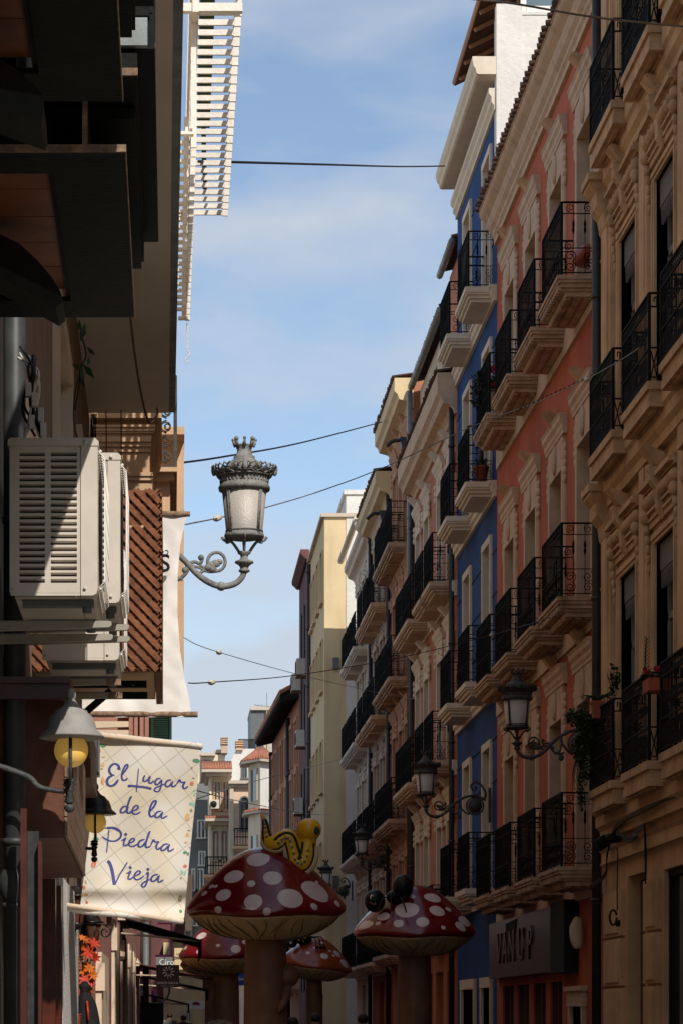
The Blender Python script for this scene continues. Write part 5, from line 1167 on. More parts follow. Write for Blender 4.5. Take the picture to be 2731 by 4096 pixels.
# ---------------------------------------------------------------- globe lamps on the shop wall
def globe_lamp(px, py, Y, k, mat, label, arm_x):
    c = U(px, py, Y); t = thing('globe_lamp', label, 'wall lamp', c, 'yellow globe lamps with bell shaped hoods')
    m = MB(); s = k
    m.lathe([(.0005, .285 * s), (.014 * s, .280 * s), (.022 * s, .262 * s), (.023 * s, .245 * s), (.017 * s, .235 * s), (.020 * s, .228 * s), (.024 * s, .222 * s), (.030 * s, .212 * s), (.040 * s, .200 * s), (.072 * s, .182 * s), (.074 * s, .175 * s), (.100 * s, .150 * s), (.112 * s, .115 * s), (.118 * s, .095 * s), (.124 * s, .088 * s), (.150 * s, .066 * s), (.152 * s, .058 * s), (.128 * s, .052 * s), (.10 * s, .050 * s)], c, 32)
    m.build('hood', mat, t)
    m = MB(); m.ball(c, .078 * s, n=28, m=18); m.build('globe', YGLOBE, t)
    m = MB(); dk = LAMPB if mat is LAMPB else LAMPA
    f = -.082 * s
    for q in (f, -f): m.tube([c + Vector((0, q, .06 * s)), c + Vector((0, q, -.13 * s)), c + Vector((-.01 * s, 0, -.165 * s))], .0085 * s, 8)
    m.lathe([(.006, -.245 * s), (.020 * s, -.25 * s), (.024 * s, -.262 * s), (.018 * s, -.278 * s), (.005 * s, -.285 * s)][::-1], c + Vector((-.008 * s, 0, .0)), 14)
    m.lathe([(.012 * s, -.245 * s), (.022 * s, -.235 * s), (.016 * s, -.19 * s), (.026 * s, -.18 * s), (.018 * s, -.17 * s), (.030 * s, -.155 * s), (.022 * s, -.145 * s), (.03 * s, -.135 * s), (.01 * s, -.125 * s)], c + Vector((-.008 * s, 0, 0)), 14)
    m.tube(spline([c + Vector((-.01 * s, 0, -.185 * s)), c + Vector((-.06 * s, 0, -.185 * s)), c + Vector((-.15 * s, 0, -.165 * s)), c + Vector((arm_x * .55, 0, -.12 * s)), c + Vector((arm_x, 0, -.06 * s))], 5), [.012 * s] * 10 + [.015 * s] * 11, 8)
    m.box(c.x + arm_x - .01, c.x + arm_x + .03, Y - .06, Y + .06, c.z - .2 * s, c.z + .05 * s); m.build('bracket', dk, t)
    return t
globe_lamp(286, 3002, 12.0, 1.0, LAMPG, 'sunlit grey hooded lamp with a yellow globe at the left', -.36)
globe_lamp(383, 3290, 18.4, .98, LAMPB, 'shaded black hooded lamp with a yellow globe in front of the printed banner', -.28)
# wooden shop sign boxes
m = MB(); wx = lambda px, Y: (px - VX) / FPX * Y
t = thing('wooden_sign_box', 'large brown wooden shop sign box with weathered pale side below the lamps', 'sign', (-.6, 14, 2.5))
m.hexa([(XL, 12.5, .85 + EYE), (wx(258, 12.5), 12.5, .85 + EYE), (wx(333, 16.1), 16.1, .85 + EYE), (XL, 16.1, .85 + EYE)], [(XL, 12.5, 1.52 + EYE), (wx(258, 12.5), 12.5, 1.52 + EYE), (wx(333, 16.1), 16.1, 1.52 + EYE), (XL, 16.1, 1.52 + EYE)]); m.build('box', WOODB, t)
m = MB(); a, b = wx(258, 12.5) + .002, wx(333, 16.1) + .002
for k in range(7): z = .86 + EYE + k * .094; m.hexa([(a, 12.49, z), (a + .013, 12.49, z), (b + .013, 16.11, z), (b, 16.11, z)], [(a, 12.49, z + .088), (a + .013, 12.49, z + .088), (b + .013, 16.11, z + .088), (b, 16.11, z + .088)])
m.build('side_boards', WOODP, t)
m = MB(); m.box(XL, wx(283, 12.2), 12.15, 12.22, 1.47 + EYE, 1.54 + EYE); m.box(XL, wx(285, 12.2), 12.12, 12.6, 1.54 + EYE, 1.57 + EYE); m.build('top_moulding', WOODR, t)
t = thing('wooden_sign_box', 'smaller wooden sign box tucked between the two hooded lamps', 'sign', (-.6, 17.5, 2.9))
m = MB(); m.box(XL, wx(379, 17.6), 16.6, 18.2, (VY - 3130) / FPX * 17.0 + EYE, (VY - 2930) / FPX * 17.0 + EYE); m.build('box', WOODP, t)
m = MB(); q = wx(383, 17.6)
m.box(XL, q, 16.55, 16.6, (VY - 3135) / FPX * 17 + EYE, (VY - 3060) / FPX * 17 + EYE); m.build('trim', WOODB, t)
m = MB(); q = U(388, 3000, 19.0); n = 24
for k in range(n): z = U(0, 3085, 19).z + (U(0, 2955, 19).z - U(0, 3085, 19).z) * k / n; m.box(wx(352, 19), wx(397, 19), 19.0, 19.02, z, z + .006)
for px in (352, 374, 396): m.box(wx(px, 19) - .004, wx(px, 19) + .004, 18.99, 19.03, U(0, 3090, 19).z, U(0, 2950, 19).z)
m.box(wx(385, 19), wx(398, 19), 19.03, 19.2, U(0, 3100, 19).z, U(0, 2940, 19).z); m.box(XL, wx(352, 19), 19.05, 19.1, U(0, 3010, 19).z, U(0, 3000, 19).z)
tag(m.build('wire_mesh_panel', GREYD), 'grey wire mesh panel between the sunlit lamp and the printed banner', 'mesh panel')

# ---------------------------------------------------------------- banners
BY = 20.0
def Zb(zx, zy, off=0):                                 # banner drawing coordinates -> street, on the billowing cloth
    px, py = 320 + zx * .34014, 2900 + zy * .34014
    u = (zx - 0) / 1400; v = (zy - 100) / 2150
    y = BY + .035 * math.sin(u * 3.0 + .6) * math.sin(v * 3.14) + .018 * math.sin(v * 9 + u * 5) + .012 * math.sin(u * 11 - v * 4) * (.3 + v) + .05 * (v > .86) * math.sin((v - .86) / .14 * 3.1) * (1 + .4 * math.sin(u * 9))
    return U(px, py, y + off)
bn = thing('printed_banner', 'cream printed banner with blue script lettering and flower borders hung between two poles', 'banner', U(560, 3640, BY))
mB = bpy.data.materials.new("banner_cloth"); mB.use_nodes = True; n, l = mB.node_tree.nodes, mB.node_tree.links
pb = n['Principled BSDF']; pb.inputs['Roughness'].default_value = .6
gp = n.new('ShaderNodeNewGeometry'); sx = n.new('ShaderNodeSeparateXYZ'); l.new(gp.outputs['Position'], sx.inputs['Vector'])
def mth(op, a, b=None):
    q = n.new('ShaderNodeMath'); q.operation = op
    for i, v in enumerate((a, b)):
        if v is None: continue
        if isinstance(v, (int, float)): q.inputs[i].default_value = v
        else: l.new(v, q.inputs[i])
    return q.outputs[0]
ln = None
for ax, az, per in ((.78, .62, .142), (-.61, .79, .148)):
    d_ = mth('FRACT', mth('DIVIDE', mth('ADD', mth('MULTIPLY', sx.outputs['X'], ax), mth('MULTIPLY', sx.outputs['Z'], az)), per)); e = mth('LESS_THAN', d_, .055)
    ln = e if ln is None else mth('MAXIMUM', ln, e)
nz = n.new('ShaderNodeTexNoise'); nz.inputs['Scale'].default_value = 3.5; l.new(gp.outputs['Position'], nz.inputs['Vector'])
rp = n.new('ShaderNodeValToRGB'); rp.color_ramp.elements[0].position = .38; rp.color_ramp.elements[0].color = (.66, .62, .56, 1); rp.color_ramp.elements[1].position = .64; rp.color_ramp.elements[1].color = (.64, .56, .41, 1); l.new(nz.outputs['Fac'], rp.inputs['Fac'])
mx = n.new('ShaderNodeMix'); mx.data_type = 'RGBA'; mx.inputs['B'].default_value = (.42, .38, .32, 1); l.new(mth('MULTIPLY', ln, .75), mx.inputs['Factor']); l.new(rp.outputs['Color'], mx.inputs['A']); l.new(mx.outputs['Result'], pb.inputs['Base Color'])
m = MB(); NU, NV = 36, 60
TL, TR, BR, BL = (235, 110), (1437, 245), (1228, 2275), (0, 2170)
vsx = []
for j in range(NV + 1):
    for i in range(NU + 1):
        u, v = i / NU, j / NV
        zx = (TL[0] * (1 - u) + TR[0] * u) * (1 - v) + (BL[0] * (1 - u) + BR[0] * u) * v - 35 * math.sin(v * math.pi) * (u - .5) * 2 * .3
        zy = (TL[1] * (1 - u) + TR[1] * u) * (1 - v) + (BL[1] * (1 - u) + BR[1] * u) * v + 10 * math.sin(u * math.pi) * (1 - 2 * v)
        vsx.append(Zb(zx, zy))
m.add(vsx, [(j * (NU + 1) + i, j * (NU + 1) + i + 1, (j + 1) * (NU + 1) + i + 1, (j + 1) * (NU + 1) + i) for j in range(NV) for i in range(NU)], 0, True)
m.add([p + Vector((0, .004, 0)) for p in vsx], [(j * (NU + 1) + i, j * (NU + 1) + i + 1, (j + 1) * (NU + 1) + i + 1, (j + 1) * (NU + 1) + i) for j in range(NV) for i in range(NU)], 0, True)
cl = m.build('cloth', mB, bn)
m = MB()
m.tube(spline([Zb(225, 118), Zb(500, 145), Zb(900, 190), Zb(1250, 225), Zb(1440, 250)], 4), .022, 12); m.tube(spline([Zb(-330, 2100), Zb(0, 2185), Zb(400, 2225), Zb(800, 2260), Zb(1215, 2310)], 4), .023, 12)
m.build('rolled_hems', mB, bn)
m = MB(); m.tube([Zb(-420, 2080, .0), Zb(1225, 2312)], .018, 10); m.cut(); m.tube([Zb(-460, 50, .0), Zb(1448, 252)], .018, 10)
m.build_each('pole', IVORY, bn)
STR = [  # lettering strokes: points and nib width
 ([(472, 512), (448, 470), (402, 457), (360, 490), (348, 540), (372, 582), (410, 592)], 20), ([(390, 594), (345, 615), (322, 655), (330, 700), (370, 716), (415, 695), (456, 640)], 22), ([(455, 508), (468, 512)], 30),
 ([(498, 590), (540, 530), (564, 490), (560, 465), (535, 480), (505, 545), (494, 610), (510, 648), (540, 645), (566, 622)], 16),
 ([(693, 508), (680, 640), (665, 795)], 9), ([(572, 716), (620, 716), (700, 724), (770, 732), (845, 750)], 24), ([(577, 716), (600, 716)], 30),
 ([(768, 588), (750, 625), (748, 655), (770, 662), (805, 640), (832, 598)], 15), ([(832, 598), (815, 645), (818, 678), (840, 682), (872, 655)], 15),
 ([(955, 628), (915, 632), (888, 665), (895, 698), (925, 692), (968, 640)], 16), ([(968, 640), (960, 700), (942, 762), (910, 785), (878, 765), (900, 735), (950, 715), (1005, 690)], 14),
 ([(1080, 645), (1035, 655), (1008, 690), (1018, 722), (1055, 715), (1096, 660)], 16), ([(1096, 660), (1082, 700), (1095, 726), (1140, 700)], 15),
 ([(1138, 695), (1175, 645), (1185, 665), (1210, 675), (1235, 672), (1215, 712), (1222, 742), (1248, 742), (1276, 718)], 16),
 ([(565, 958), (515, 960), (482, 1000), (490, 1030), (530, 1020), (575, 965)], 17), ([(615, 852), (600, 850), (575, 910), (556, 985), (560, 1028), (585, 1035), (612, 1008)], 17),
 ([(618, 1015), (670, 990), (688, 962), (665, 945), (630, 975), (618, 1020), (640, 1046), (680, 1042), (718, 1018)], 15),
 ([(830, 1015), (875, 955), (897, 905), (885, 888), (850, 920), (822, 1000), (822, 1055), (845, 1078), (888, 1050)], 17),
 ([(965, 1012), (915, 1022), (885, 1060), (897, 1088), (935, 1075), (980, 1020)], 16), ([(980, 1020), (960, 1070), (975, 1096), (1032, 1065)], 15),
 ([(345, 1225), (330, 1370), (316, 1505)], 10), ([(290, 1215), (370, 1204), (445, 1225), (485, 1275), (475, 1325), (420, 1362), (350, 1360), (264, 1315)], 17), ([(320, 1210), (400, 1210), (460, 1240)], 26),
 ([(488, 1360), (520, 1345), (538, 1330), (518, 1385), (522, 1418), (550, 1415), (580, 1392)], 15), ([(540, 1283), (545, 1287)], 30),
 ([(578, 1392), (630, 1368), (642, 1342), (615, 1335), (585, 1370), (580, 1408), (605, 1428), (645, 1420), (685, 1395)], 15),
 ([(765, 1345), (715, 1360), (688, 1400), (700, 1432), (740, 1420), (790, 1358)], 17), ([(835, 1258), (820, 1262), (795, 1330), (775, 1400), (785, 1440), (835, 1425)], 17),
 ([(830, 1428), (865, 1352), (880, 1368), (905, 1376), (925, 1372), (900, 1420), (905, 1455), (925, 1460), (950, 1435)], 15),
 ([(1045, 1398), (995, 1405), (958, 1445), (968, 1475), (1005, 1462), (1058, 1402)], 16), ([(1058, 1402), (1040, 1455), (1052, 1486), (1108, 1455)], 15),
 ([(325, 1597), (352, 1625), (378, 1700), (395, 1790), (408, 1878)], 26), ([(412, 1880), (470, 1760), (520, 1680), (562, 1612)], 12),
 ([(545, 1745), (580, 1735), (600, 1718), (575, 1775), (572, 1808), (595, 1812), (638, 1782)], 15), ([(592, 1675), (598, 1678)], 32),
 ([(636, 1782), (695, 1755), (712, 1728), (690, 1715), (655, 1745), (640, 1790), (665, 1818), (710, 1808), (760, 1770)], 15),
 ([(775, 1760), (800, 1735), (805, 1745), (795, 1820), (778, 1880), (750, 1905), (728, 1885), (755, 1850), (845, 1808)], 15), ([(800, 1695), (805, 1699)], 30),
 ([(925, 1755), (870, 1768), (840, 1805), (850, 1838), (890, 1825), (938, 1765)], 16), ([(938, 1765), (920, 1818), (935, 1848), (988, 1818)], 15)]
m = MB()
for q, w in STR:
    P2 = [Vector((a, b, 0)) for a, b in q]; S_ = spline(P2, 6); L_ = []
    for i, p in enumerate(S_):
        t_ = S_[min(i + 1, len(S_) - 1)] - S_[max(i - 1, 0)]; t_ = t_.normalized() if t_.length > 1e-6 else Vector((1, 0, 0))
        nn = Vector((-t_.y, t_.x, 0)); ww = w * 1.5 * (.62 + .38 * abs(t_.y)) * .5 * (min(1, .45 + 6 * i / len(S_)) if w < 24 else 1) * (min(1, .45 + 6 * (len(S_) - 1 - i) / len(S_)) if w < 24 else 1)
        L_ += [Zb(*(p + nn * ww).xy, -.0025), Zb(*(p - nn * ww).xy, -.0025)]
    m.add(L_, [(2 * i, 2 * i + 1, 2 * i + 3, 2 * i + 2) for i in range(len(S_) - 1)], 0)
    if w >= 24:
        for p in (S_[0], S_[-1]):
            if len(q) > 2: continue
            m.add([Zb(p.x + w * .5 * math.cos(k * .5236), p.y + w * .5 * math.sin(k * .5236), -.003) for k in range(12)], [tuple(range(12))])
m.build('lettering', INDIGO, bn)
FC = [M("print_green", (.10, .26, .14), .6), M("print_red", (.60, .17, .12), .6), M("print_orange", (.66, .40, .18), .6), M("print_teal", (.24, .48, .37), .6), M("print_olive", (.30, .26, .14), .6)]
m = MB()
def petal(zx, zy, a, b, rot, mi):
    a *= .8; b *= .8
    m.add([Zb(zx + a * math.cos(t) * math.cos(rot) - b * math.sin(t) * math.sin(rot), zy + a * math.cos(t) * math.sin(rot) + b * math.sin(t) * math.cos(rot), -.0025) for t in [k * math.pi / 6 for k in range(12)]], [tuple(range(12))], mi)
for zx, zy, a, b, rot, mi in ((1370, 420, 55, 30, .1, 0), (1318, 505, 14, 18, 0, 4), (1338, 625, 22, 10, .2, 4), (1318, 690, 30, 30, 0, 1), (1330, 680, 20, 26, .4, 2), (1350, 770, 20, 14, -.6, 3), (1352, 815, 30, 14, -1, 3), (1312, 925, 32, 22, 0, 3), (1345, 945, 16, 26, .4, 3), (1312, 1005, 22, 24, 0, 4), (1265, 1080, 34, 58, .1, 2), (1275, 1085, 18, 52, .1, 1), (1285, 1240, 24, 10, .2, 4), (1268, 1290, 26, 28, .5, 2), (1250, 1380, 26, 16, -.2, 2), (1290, 1440, 8, 18, 0, 1), (1240, 1500, 32, 22, 0, 0), (1275, 1515, 16, 26, .4, 0), (1240, 1660, 30, 24, 0, 1), (1202, 1730, 18, 38, -.4, 3), (1238, 1745, 14, 34, .3, 3), (1190, 1800, 14, 16, 0, 4), (1180, 2040, 30, 52, .3, 4), (1185, 2055, 20, 36, .3, 1), (1188, 2190, 22, 28, -.5, 0), (1420, 360, 12, 16, 0, 1),
    (285, 245, 40, 20, -.3, 0), (258, 235, 16, 26, .3, 0), (235, 305, 18, 26, 0, 1), (280, 375, 30, 12, 0, 2), (270, 470, 26, 30, .5, 2), (258, 515, 22, 10, .1, 4), (272, 660, 32, 60, .05, 2), (262, 655, 18, 46, .05, 1), (190, 1340, 45, 28, 0, 0), (165, 1635, 36, 56, .4, 1), (150, 1650, 18, 36, .4, 2), (70, 1850, 10, 30, -.3, 4), (50, 1910, 22, 28, 0, 1), (75, 1995, 34, 22, .3, 2), (30, 2000, 16, 22, 0, 2), (82, 2085, 24, 24, 0, 1)): petal(zx, zy, a, b, rot, mi)
m.build('flower_border', FC, bn)

WY = 21.6
wbn = thing('white_banner', 'blank white crumpled canvas banner above the printed one, with a black letter at its edge', 'banner', U(600, 2860, WY))
edge = [(2045, 757), (2075, 742), (2180, 722), (2300, 712), (2450, 711), (2600, 722), (2720, 742), (2800, 760), (2860, 766)]
def edge_x(py):
    for (a, x0), (b, x1) in zip(edge, edge[1:]):
        if a <= py <= b: return x0 + (x1 - x0) * (py - a) / (b - a)
    return edge[-1][1]
m = MB(); vsx = []; NU, NV = 24, 50
for j in range(NV + 1):
    for i in range(NU + 1):
        v = j / NV; u = i / NU; py = 2045 + 815 * v; px = 330 + (edge_x(py) - 330) * u; py += (8 if u > .9 and v < .1 else 0) + 8 * u * v - 10 * (1 - u) * (v > .8) * -1
        y = WY + .05 * math.sin(u * 9 + v * 5) * math.sin(v * 3.14) + .010 * math.sin(u * 23 + v * 9) + .007 * math.sin(v * 19 + u * 12 + 2 * math.sin(u * 7)) + .003 * math.sin(v * 43 - u * 28)
        vsx.append(U(px, py, y))
F_ = [(j * (NU + 1) + i, j * (NU + 1) + i + 1, (j + 1) * (NU + 1) + i + 1, (j + 1) * (NU + 1) + i) for j in range(NV) for i in range(NU)]
m.add(vsx, F_, 0, True); m.add([p + Vector((0, .005, 0)) for p in vsx], F_, 0, True); m.build('cloth', CANV, wbn)
m = MB(); a, b = U(231, 2855, WY), U(792, 2858, WY); m.tube([a, b], .024, 10); m.cut(); a, b = U(231, 2050, WY), U(762, 2056, WY); m.tube([a, b], .022, 10); m.build_each('pole', RUST, wbn)
text_on('S', .20, wbn, U(660, 2256, WY - .09), BLK, '-Y', .002, .003); text_on('82', .085, wbn, U(658, 2216, WY - .09), BLK, '-Y', .002)

# ---------------------------------------------------------------- cables across the street
def cable(pts, r, mat, label, ins=(), sag=0):
    P_ = [U(*p) for p in pts]; m = MB(); m.tube(spline(P_, 10), r, 6); c = tag(m.build('cable', mat), label, 'cable', 'cables strung across the street')
    for q in ins:
        k = MB(); p = U(*q); d = (P_[-1] - P_[0]).normalized(); k.tube([p - d * .075, p - d * .06, p - d * .03, p, p + d * .03, p + d * .06, p + d * .075], [.008, .02, .028, .030, .028, .02, .008], 10); k.build('insulator', PORC, c)
cable([(795, 646, 24.5), (925, 648, 26.5), (1300, 658, 34), (1600, 666, 45), (1776, 664, 53)], .013, CABLE, 'thick black cable crossing the sky level from the white balcony to the blue cornice')
cable([(735, 1850, 34.8), (900, 1826, 38), (1200, 1772, 50), (1526, 1688, 69)], .014, CABLE, 'thick black cable rising behind the big lantern to the peach building cornice')
cable([(742, 2098, 22), (872, 2072, 24), (1070, 2028, 27), (1300, 1958, 30), (1560, 1858, 32), (1900, 1700, 32.6), (2150, 1608, 32.6), (2340, 1518, 32.4), (2480, 1440, 32.2), (2600, 1360, 31.8)], .0065, CABLEL, 'pale steel cable rising from behind the big lantern to the cream balconies', [(872, 2072, 24), (2348, 1517, 32.4)])
k = MB()
for i in range(26):
    f = i / 26; p = U(1990 + 460 * f, 1676 - 215 * f, 32.5); r_ = random.Random(i); k.tube([p + Vector((-.01, 0, -.008 - .01 * r_.random())), p + Vector((.01 + .01 * r_.random(), 0, .006 + .014 * r_.random()))], .006 + .005 * r_.random(), 4)
tag(k.build('wire_binding', CABLE), 'black wire binding twisted round the pale cable near the cream balconies', 'wire')
cable([(735, 2550, 26), (877, 2609, 29), (1250, 2712, 44), (1560, 2780, 62), (1800, 2815, 58), (1990, 2830, 52)], .0045, CABLEL, 'thin pale cable falling from the white banner towards the red building', [(877, 2609, 29)])
cable([(755, 2732, 25), (848, 2729, 27), (1190, 2700, 36), (1600, 2630, 40), (1965, 2540, 40), (2200, 2470, 37)], .006, CABLE, 'thin black cable with two insulators just above the printed banner height', [(848, 2729, 27), (1965, 2540, 40)])
cable([(1880, -5, 26), (2050, 14, 26), (2331, 62, 27), (2560, 90, 28), (2760, 108, 29)], .012, CABLEL, 'pale twisted cable crossing the top right corner in front of the cream balconies')
cable([(790, 3195, 40), (900, 3160, 60), (1075, 3110, 80), (1400, 3028, 78), (1580, 2985, 76)], .009, CABLEL, 'faint cable in front of the end houses rising to the right')
cable([(780, 3160, 40), (960, 3205, 60), (1200, 3252, 84), (1320, 3260, 86)], .009, CABLEL, 'faint cable in front of the end houses falling to the yellow wall')
def drop(pts, r, mat, lab, cat='cable'): m = MB(); m.tube(spline([U(*p) for p in pts], 6), r, 5); tag(m.build(cat.replace(' ', '_'), mat), lab, cat)
drop([(485, 985, 18), (515, 1200, 19.5), (545, 1450, 21.5), (575, 1620, 23.5), (600, 1690, 24), (628, 1660, 24.6), (630, 1632, 25)], .010, ROSE, 'frayed brown rope looping down along the white soffit', 'rope')
for px, py, lab in ((425, 1830, 'left one of two thin black wires hanging from the soffit edge'), (485, 1840, 'right one of two thin black wires hanging from the soffit edge')): drop([(px, 1640, 26.2), (px + 1, 1740, 26.2), (px + 1, py, 26.2)], .006, CABLE, lab)
m = MB()
for k in range(5): m.tube([U(366 + k * 5, 1655, 26), U(362 + k * 5, 1800, 26)], .006, 5)
tag(m.build('cable_bundle', CABLE), 'bundle of black cables running down the wall corner under the soffit', 'cables')
m = MB()
for k in range(7):
    r_ = random.Random(k); m.tube(spline([U(r_.uniform(60, 150), r_.uniform(1380, 1440), 11.9), U(r_.uniform(110, 170), r_.uniform(1470, 1540), 11.8), U(r_.uniform(90, 160), r_.uniform(1590, 1650), 11.8), U(r_.uniform(100, 190), 1745, 11.75)], 5), .006 + .006 * (k == 0), 6, k % 2)
for a, b in ((115, 1560), (140, 1600), (165, 1660), (130, 1690), (175, 1720)): m.box(*[v for q in zip(U(a, b, 11.75) - Vector((.012, .02, .03)), U(a, b, 11.75) + Vector((.012, .02, .03))) for v in q], 1)
tag(m.build('cable_bundle', [CABLE, WHITEP]), 'tangle of black and white cables above the nearest air conditioner', 'cables')

# ---------------------------------------------------------------- small shop things low on the left
def carriage_lamp(px, py, Y, label):
    c = U(px, py, Y); t = thing('carriage_lamp', label, 'wall lamp', c, 'small black carriage lamps'); m = MB()
    m.lathe([(.12, .0), (.125, .012), (.10, .02), (.07, .075), (.065, .085), (.02, .09)], c + Vector((0, 0, .05)), 6); m.box(c.x - .2, c.x + .2, c.y - .01, c.y + .01, c.z + .03, c.z + .042); m.build('roof', LAMPB, t)
    m = MB(); m.lathe([(.055, -.16), (.088, .045)], c, 6, smooth=False); m.build('glass', M("smoked_glass", (.10, .04, .025), .15, .3, 30), t)
    m = MB()
    for k in range(6): w = k * math.pi / 3; m.tube([c + Vector((.057 * math.cos(w), .057 * math.sin(w), -.16)), c + Vector((.09 * math.cos(w), .09 * math.sin(w), .045))], .006, 5)
    m.lathe([(.02, -.22), (.05, -.2), (.062, -.165), (.05, -.16)], c, 8)
    for q in (-1, 1): m.tube([c + Vector((q * (.13 + p[0]), 0, -.03 + p[1])) for p in spiral(0, 0, .06, .015, 1.57, -1.3 * q, 12)], .009, 5)
    m.tube([c + Vector((0, 0, -.2)), c + Vector((-.02, 0, -.25)), c + Vector((-.25, 0, -.25)), c + Vector((-.3, 0, -.2))], .014, 6); m.build('frame', LAMPB, t)
carriage_lamp(364, 3715, 24.0, 'small black carriage lamp above the orange maple leaves'); carriage_lamp(306, 3612, 21.6, 'small black carriage lamp half hidden by the lower pole of the printed banner')
def leaf_shape(m, c, s, mi, pts=7):
    a = Vector((random.uniform(-1, 1), random.uniform(-.4, .4), random.uniform(-1, 1))).normalized(); b = a.cross(Vector((random.uniform(-.4, .4), 1, random.uniform(-.4, .4)))).normalized(); n_ = pts * 2
    m.add([c] + [c + (a * math.cos(2 * math.pi * k / n_) + b * math.sin(2 * math.pi * k / n_)) * s * (1 if k % 2 else .45) + Vector((0, -.12 * s * (k % 2), 0)) for k in range(n_)], [(0, 1 + k, 1 + (k + 1) % n_) for k in range(n_)], mi)
gl = thing('maple_garland', 'garland of orange and red maple leaves twined up bare sticks by the doorway', 'garland', U(345, 4040, 23.5))
m = MB(); rr = random.Random(3)
for px, py, s in ((378, 3772, 34), (355, 3810, 36), (383, 3830, 28), (305, 3842, 26), (345, 3880, 38), (360, 3872, 30), (340, 3920, 34), (365, 3926, 26), (318, 3960, 36), (356, 3955, 28), (308, 3862, 22), (330, 3750, 22), (345, 3760, 20), (300, 4030, 24), (375, 3900, 24), (333, 3790, 18), (308, 3910, 20)): leaf_shape(m, U(px, py, 23.4 + rr.uniform(-.06, .06)), s * 23.4 / FPX, rr.choice([0, 0, 1]))
m.build('leaves', [ORLEAF, RDLEAF], gl)
m = MB()
for k in range(6): m.tube(spline([U(300 + k * 13, 4090, 23.6), U(306 + k * 9, 3930, 23.6), U(304 + k * 11, 3800, 23.6), U(308 + k * 9, 3730 + 8 * k, 23.6)], 4), .012, 6)
m.build('sticks', WOODP, gl)
cs = thing('costume', 'black hooded costume with red web pattern hanging under the maple leaves', 'costume', U(343, 4330, 23.0))
m = MB(); c = lambda px, py: U(px, py, 23.0)
m.tube(spline([c(338, 3925), c(340, 3945), c(338, 3972), c(342, 4010), c(345, 4060), c(348, 4140), c(350, 4330)], 6), lerp_list([.02, .045, .035, .07, .09, .12, .15], 6), 14); m.tube(spline([c(352, 3985), c(366, 4020), c(378, 4075), c(388, 4150)], 5), lerp_list([.03, .045, .045, .05], 5), 10); m.tube(spline([c(330, 3985), c(318, 4020), c(312, 4075), c(308, 4150)], 5), lerp_list([.03, .04, .045, .05], 5), 10)
bo = m.build('gown', BLK, cs)
m = MB()
for k in range(5): m.tube([c(303 + k * 2, 4056 + k * 9) - Vector((0, .14, 0)), c(316, 4062 + k * 9) - Vector((0, .15, 0)), c(328 - k, 4056 + k * 9) - Vector((0, .14, 0))], .005, 4)
m.tube([c(351, 4005) - Vector((0, .1, 0)), c(358, 4080) - Vector((0, .14, 0))], .010, 5); m.build('web_print', RDLEAF, bo)
# awnings, signs far down the left
def awning(Y0, Y1, h0, h1, x1, mat, label):
    t = thing('awning', label, 'awning', (XL, Y0, h1 + EYE), 'folded arm awnings along the left pavement'); m = MB()
    m.hexa([(XL, Y0, h0 + EYE), (x1, Y0, h1 + EYE), (x1, Y1, h1 + EYE), (XL, Y1, h0 + EYE)], [(XL, Y0, h0 + EYE + .02), (x1, Y0, h1 + EYE + .02), (x1, Y1, h1 + EYE + .02), (XL, Y1, h0 + EYE + .02)]); m.box(x1 - .01, x1 + .01, Y0, Y1, h1 + EYE - .22, h1 + EYE + .02); m.build('canopy', mat, t)
    m = MB(); m.tube([(XL + .05, Y0 + .1, h0 + EYE - .25), ((XL + x1) / 2, Y0 + .1, (h0 + h1) / 2 + EYE - .12), (x1, Y0 + .1, h1 + EYE)], .018, 6); m.box(XL, XL + .12, Y0, Y1, h0 + EYE - .05, h0 + EYE + .06); m.build('arm', IVORY, t)
awning(40, 44, 1.52, 1.15, .44, BLK, 'black awning directly under the printed banner'); awning(57, 61, 1.15, .85, .72, M("rust_canvas", (.10, .035, .018), .8), 'rust brown awning left of the toadstool stems'); awning(62, 66, 1.0, .62, .85, BLK, 'lower black awning left of the toadstool stems'); awning(70, 75, .62, .32, .45, BLK, 'lowest black awning near the far people')
sb = thing('hanging_sign', 'square brown hanging shop sign with white lettering and daisy emblem', 'sign', U(670, 3950, 52))
m = MB(); a, b = U(626, 3950, 52), U(716, 3862, 52); m.box(a.x, b.x, 52, 52.05, a.z, b.z, 0); m.box(a.x - .01, b.x + .01, 51.99, 52.06, b.z, b.z + .012, 1); m.box(b.x, b.x + .012, 51.99, 52.06, a.z, b.z, 1); m.build('board', [SIGNBR, WOODB], sb)
text_on('CHICO CALLA', .062, sb, U(671, 3932, 51.99), WHITEL, '-Y', .002, .002, sx=1.05); text_on('TABERNA CANTINA', .030, sb, U(671, 3944, 51.99), WHITEL, '-Y', .001)
m = MB(); c = U(676, 3890, 51.985)
for k in range(10): w = .2 + k * .62; m.tube([c + Vector((.04 * math.cos(w), 0, .04 * math.sin(w))), c + Vector((.12 * math.cos(w), 0, .12 * math.sin(w)))], [.008, .018], 5)
m.build('emblem', WHITEL, sb)
m = MB(); m.tube([U(678, 3950, 52.1), U(678, 3972, 52.1), U(668, 3992, 52.1), U(640, 4022, 52.1), U(600, 4050, 52.1)], .022, 6); m.build('pole', GREYD, sb)
sc_ = thing('script_sign', 'dark fascia sign with white handwritten name above the brown hanging sign', 'sign', U(660, 3860, 64))
m = MB(); a, b = U(625, 3872, 64), U(692, 3828, 64); m.box(a.x, b.x, 64, 64.05, a.z, b.z); m.build('board', GREYB, sc_); text_on('Ciro', .20, sc_, U(668, 3850, 63.98), WHITEL, '-Y', .002)
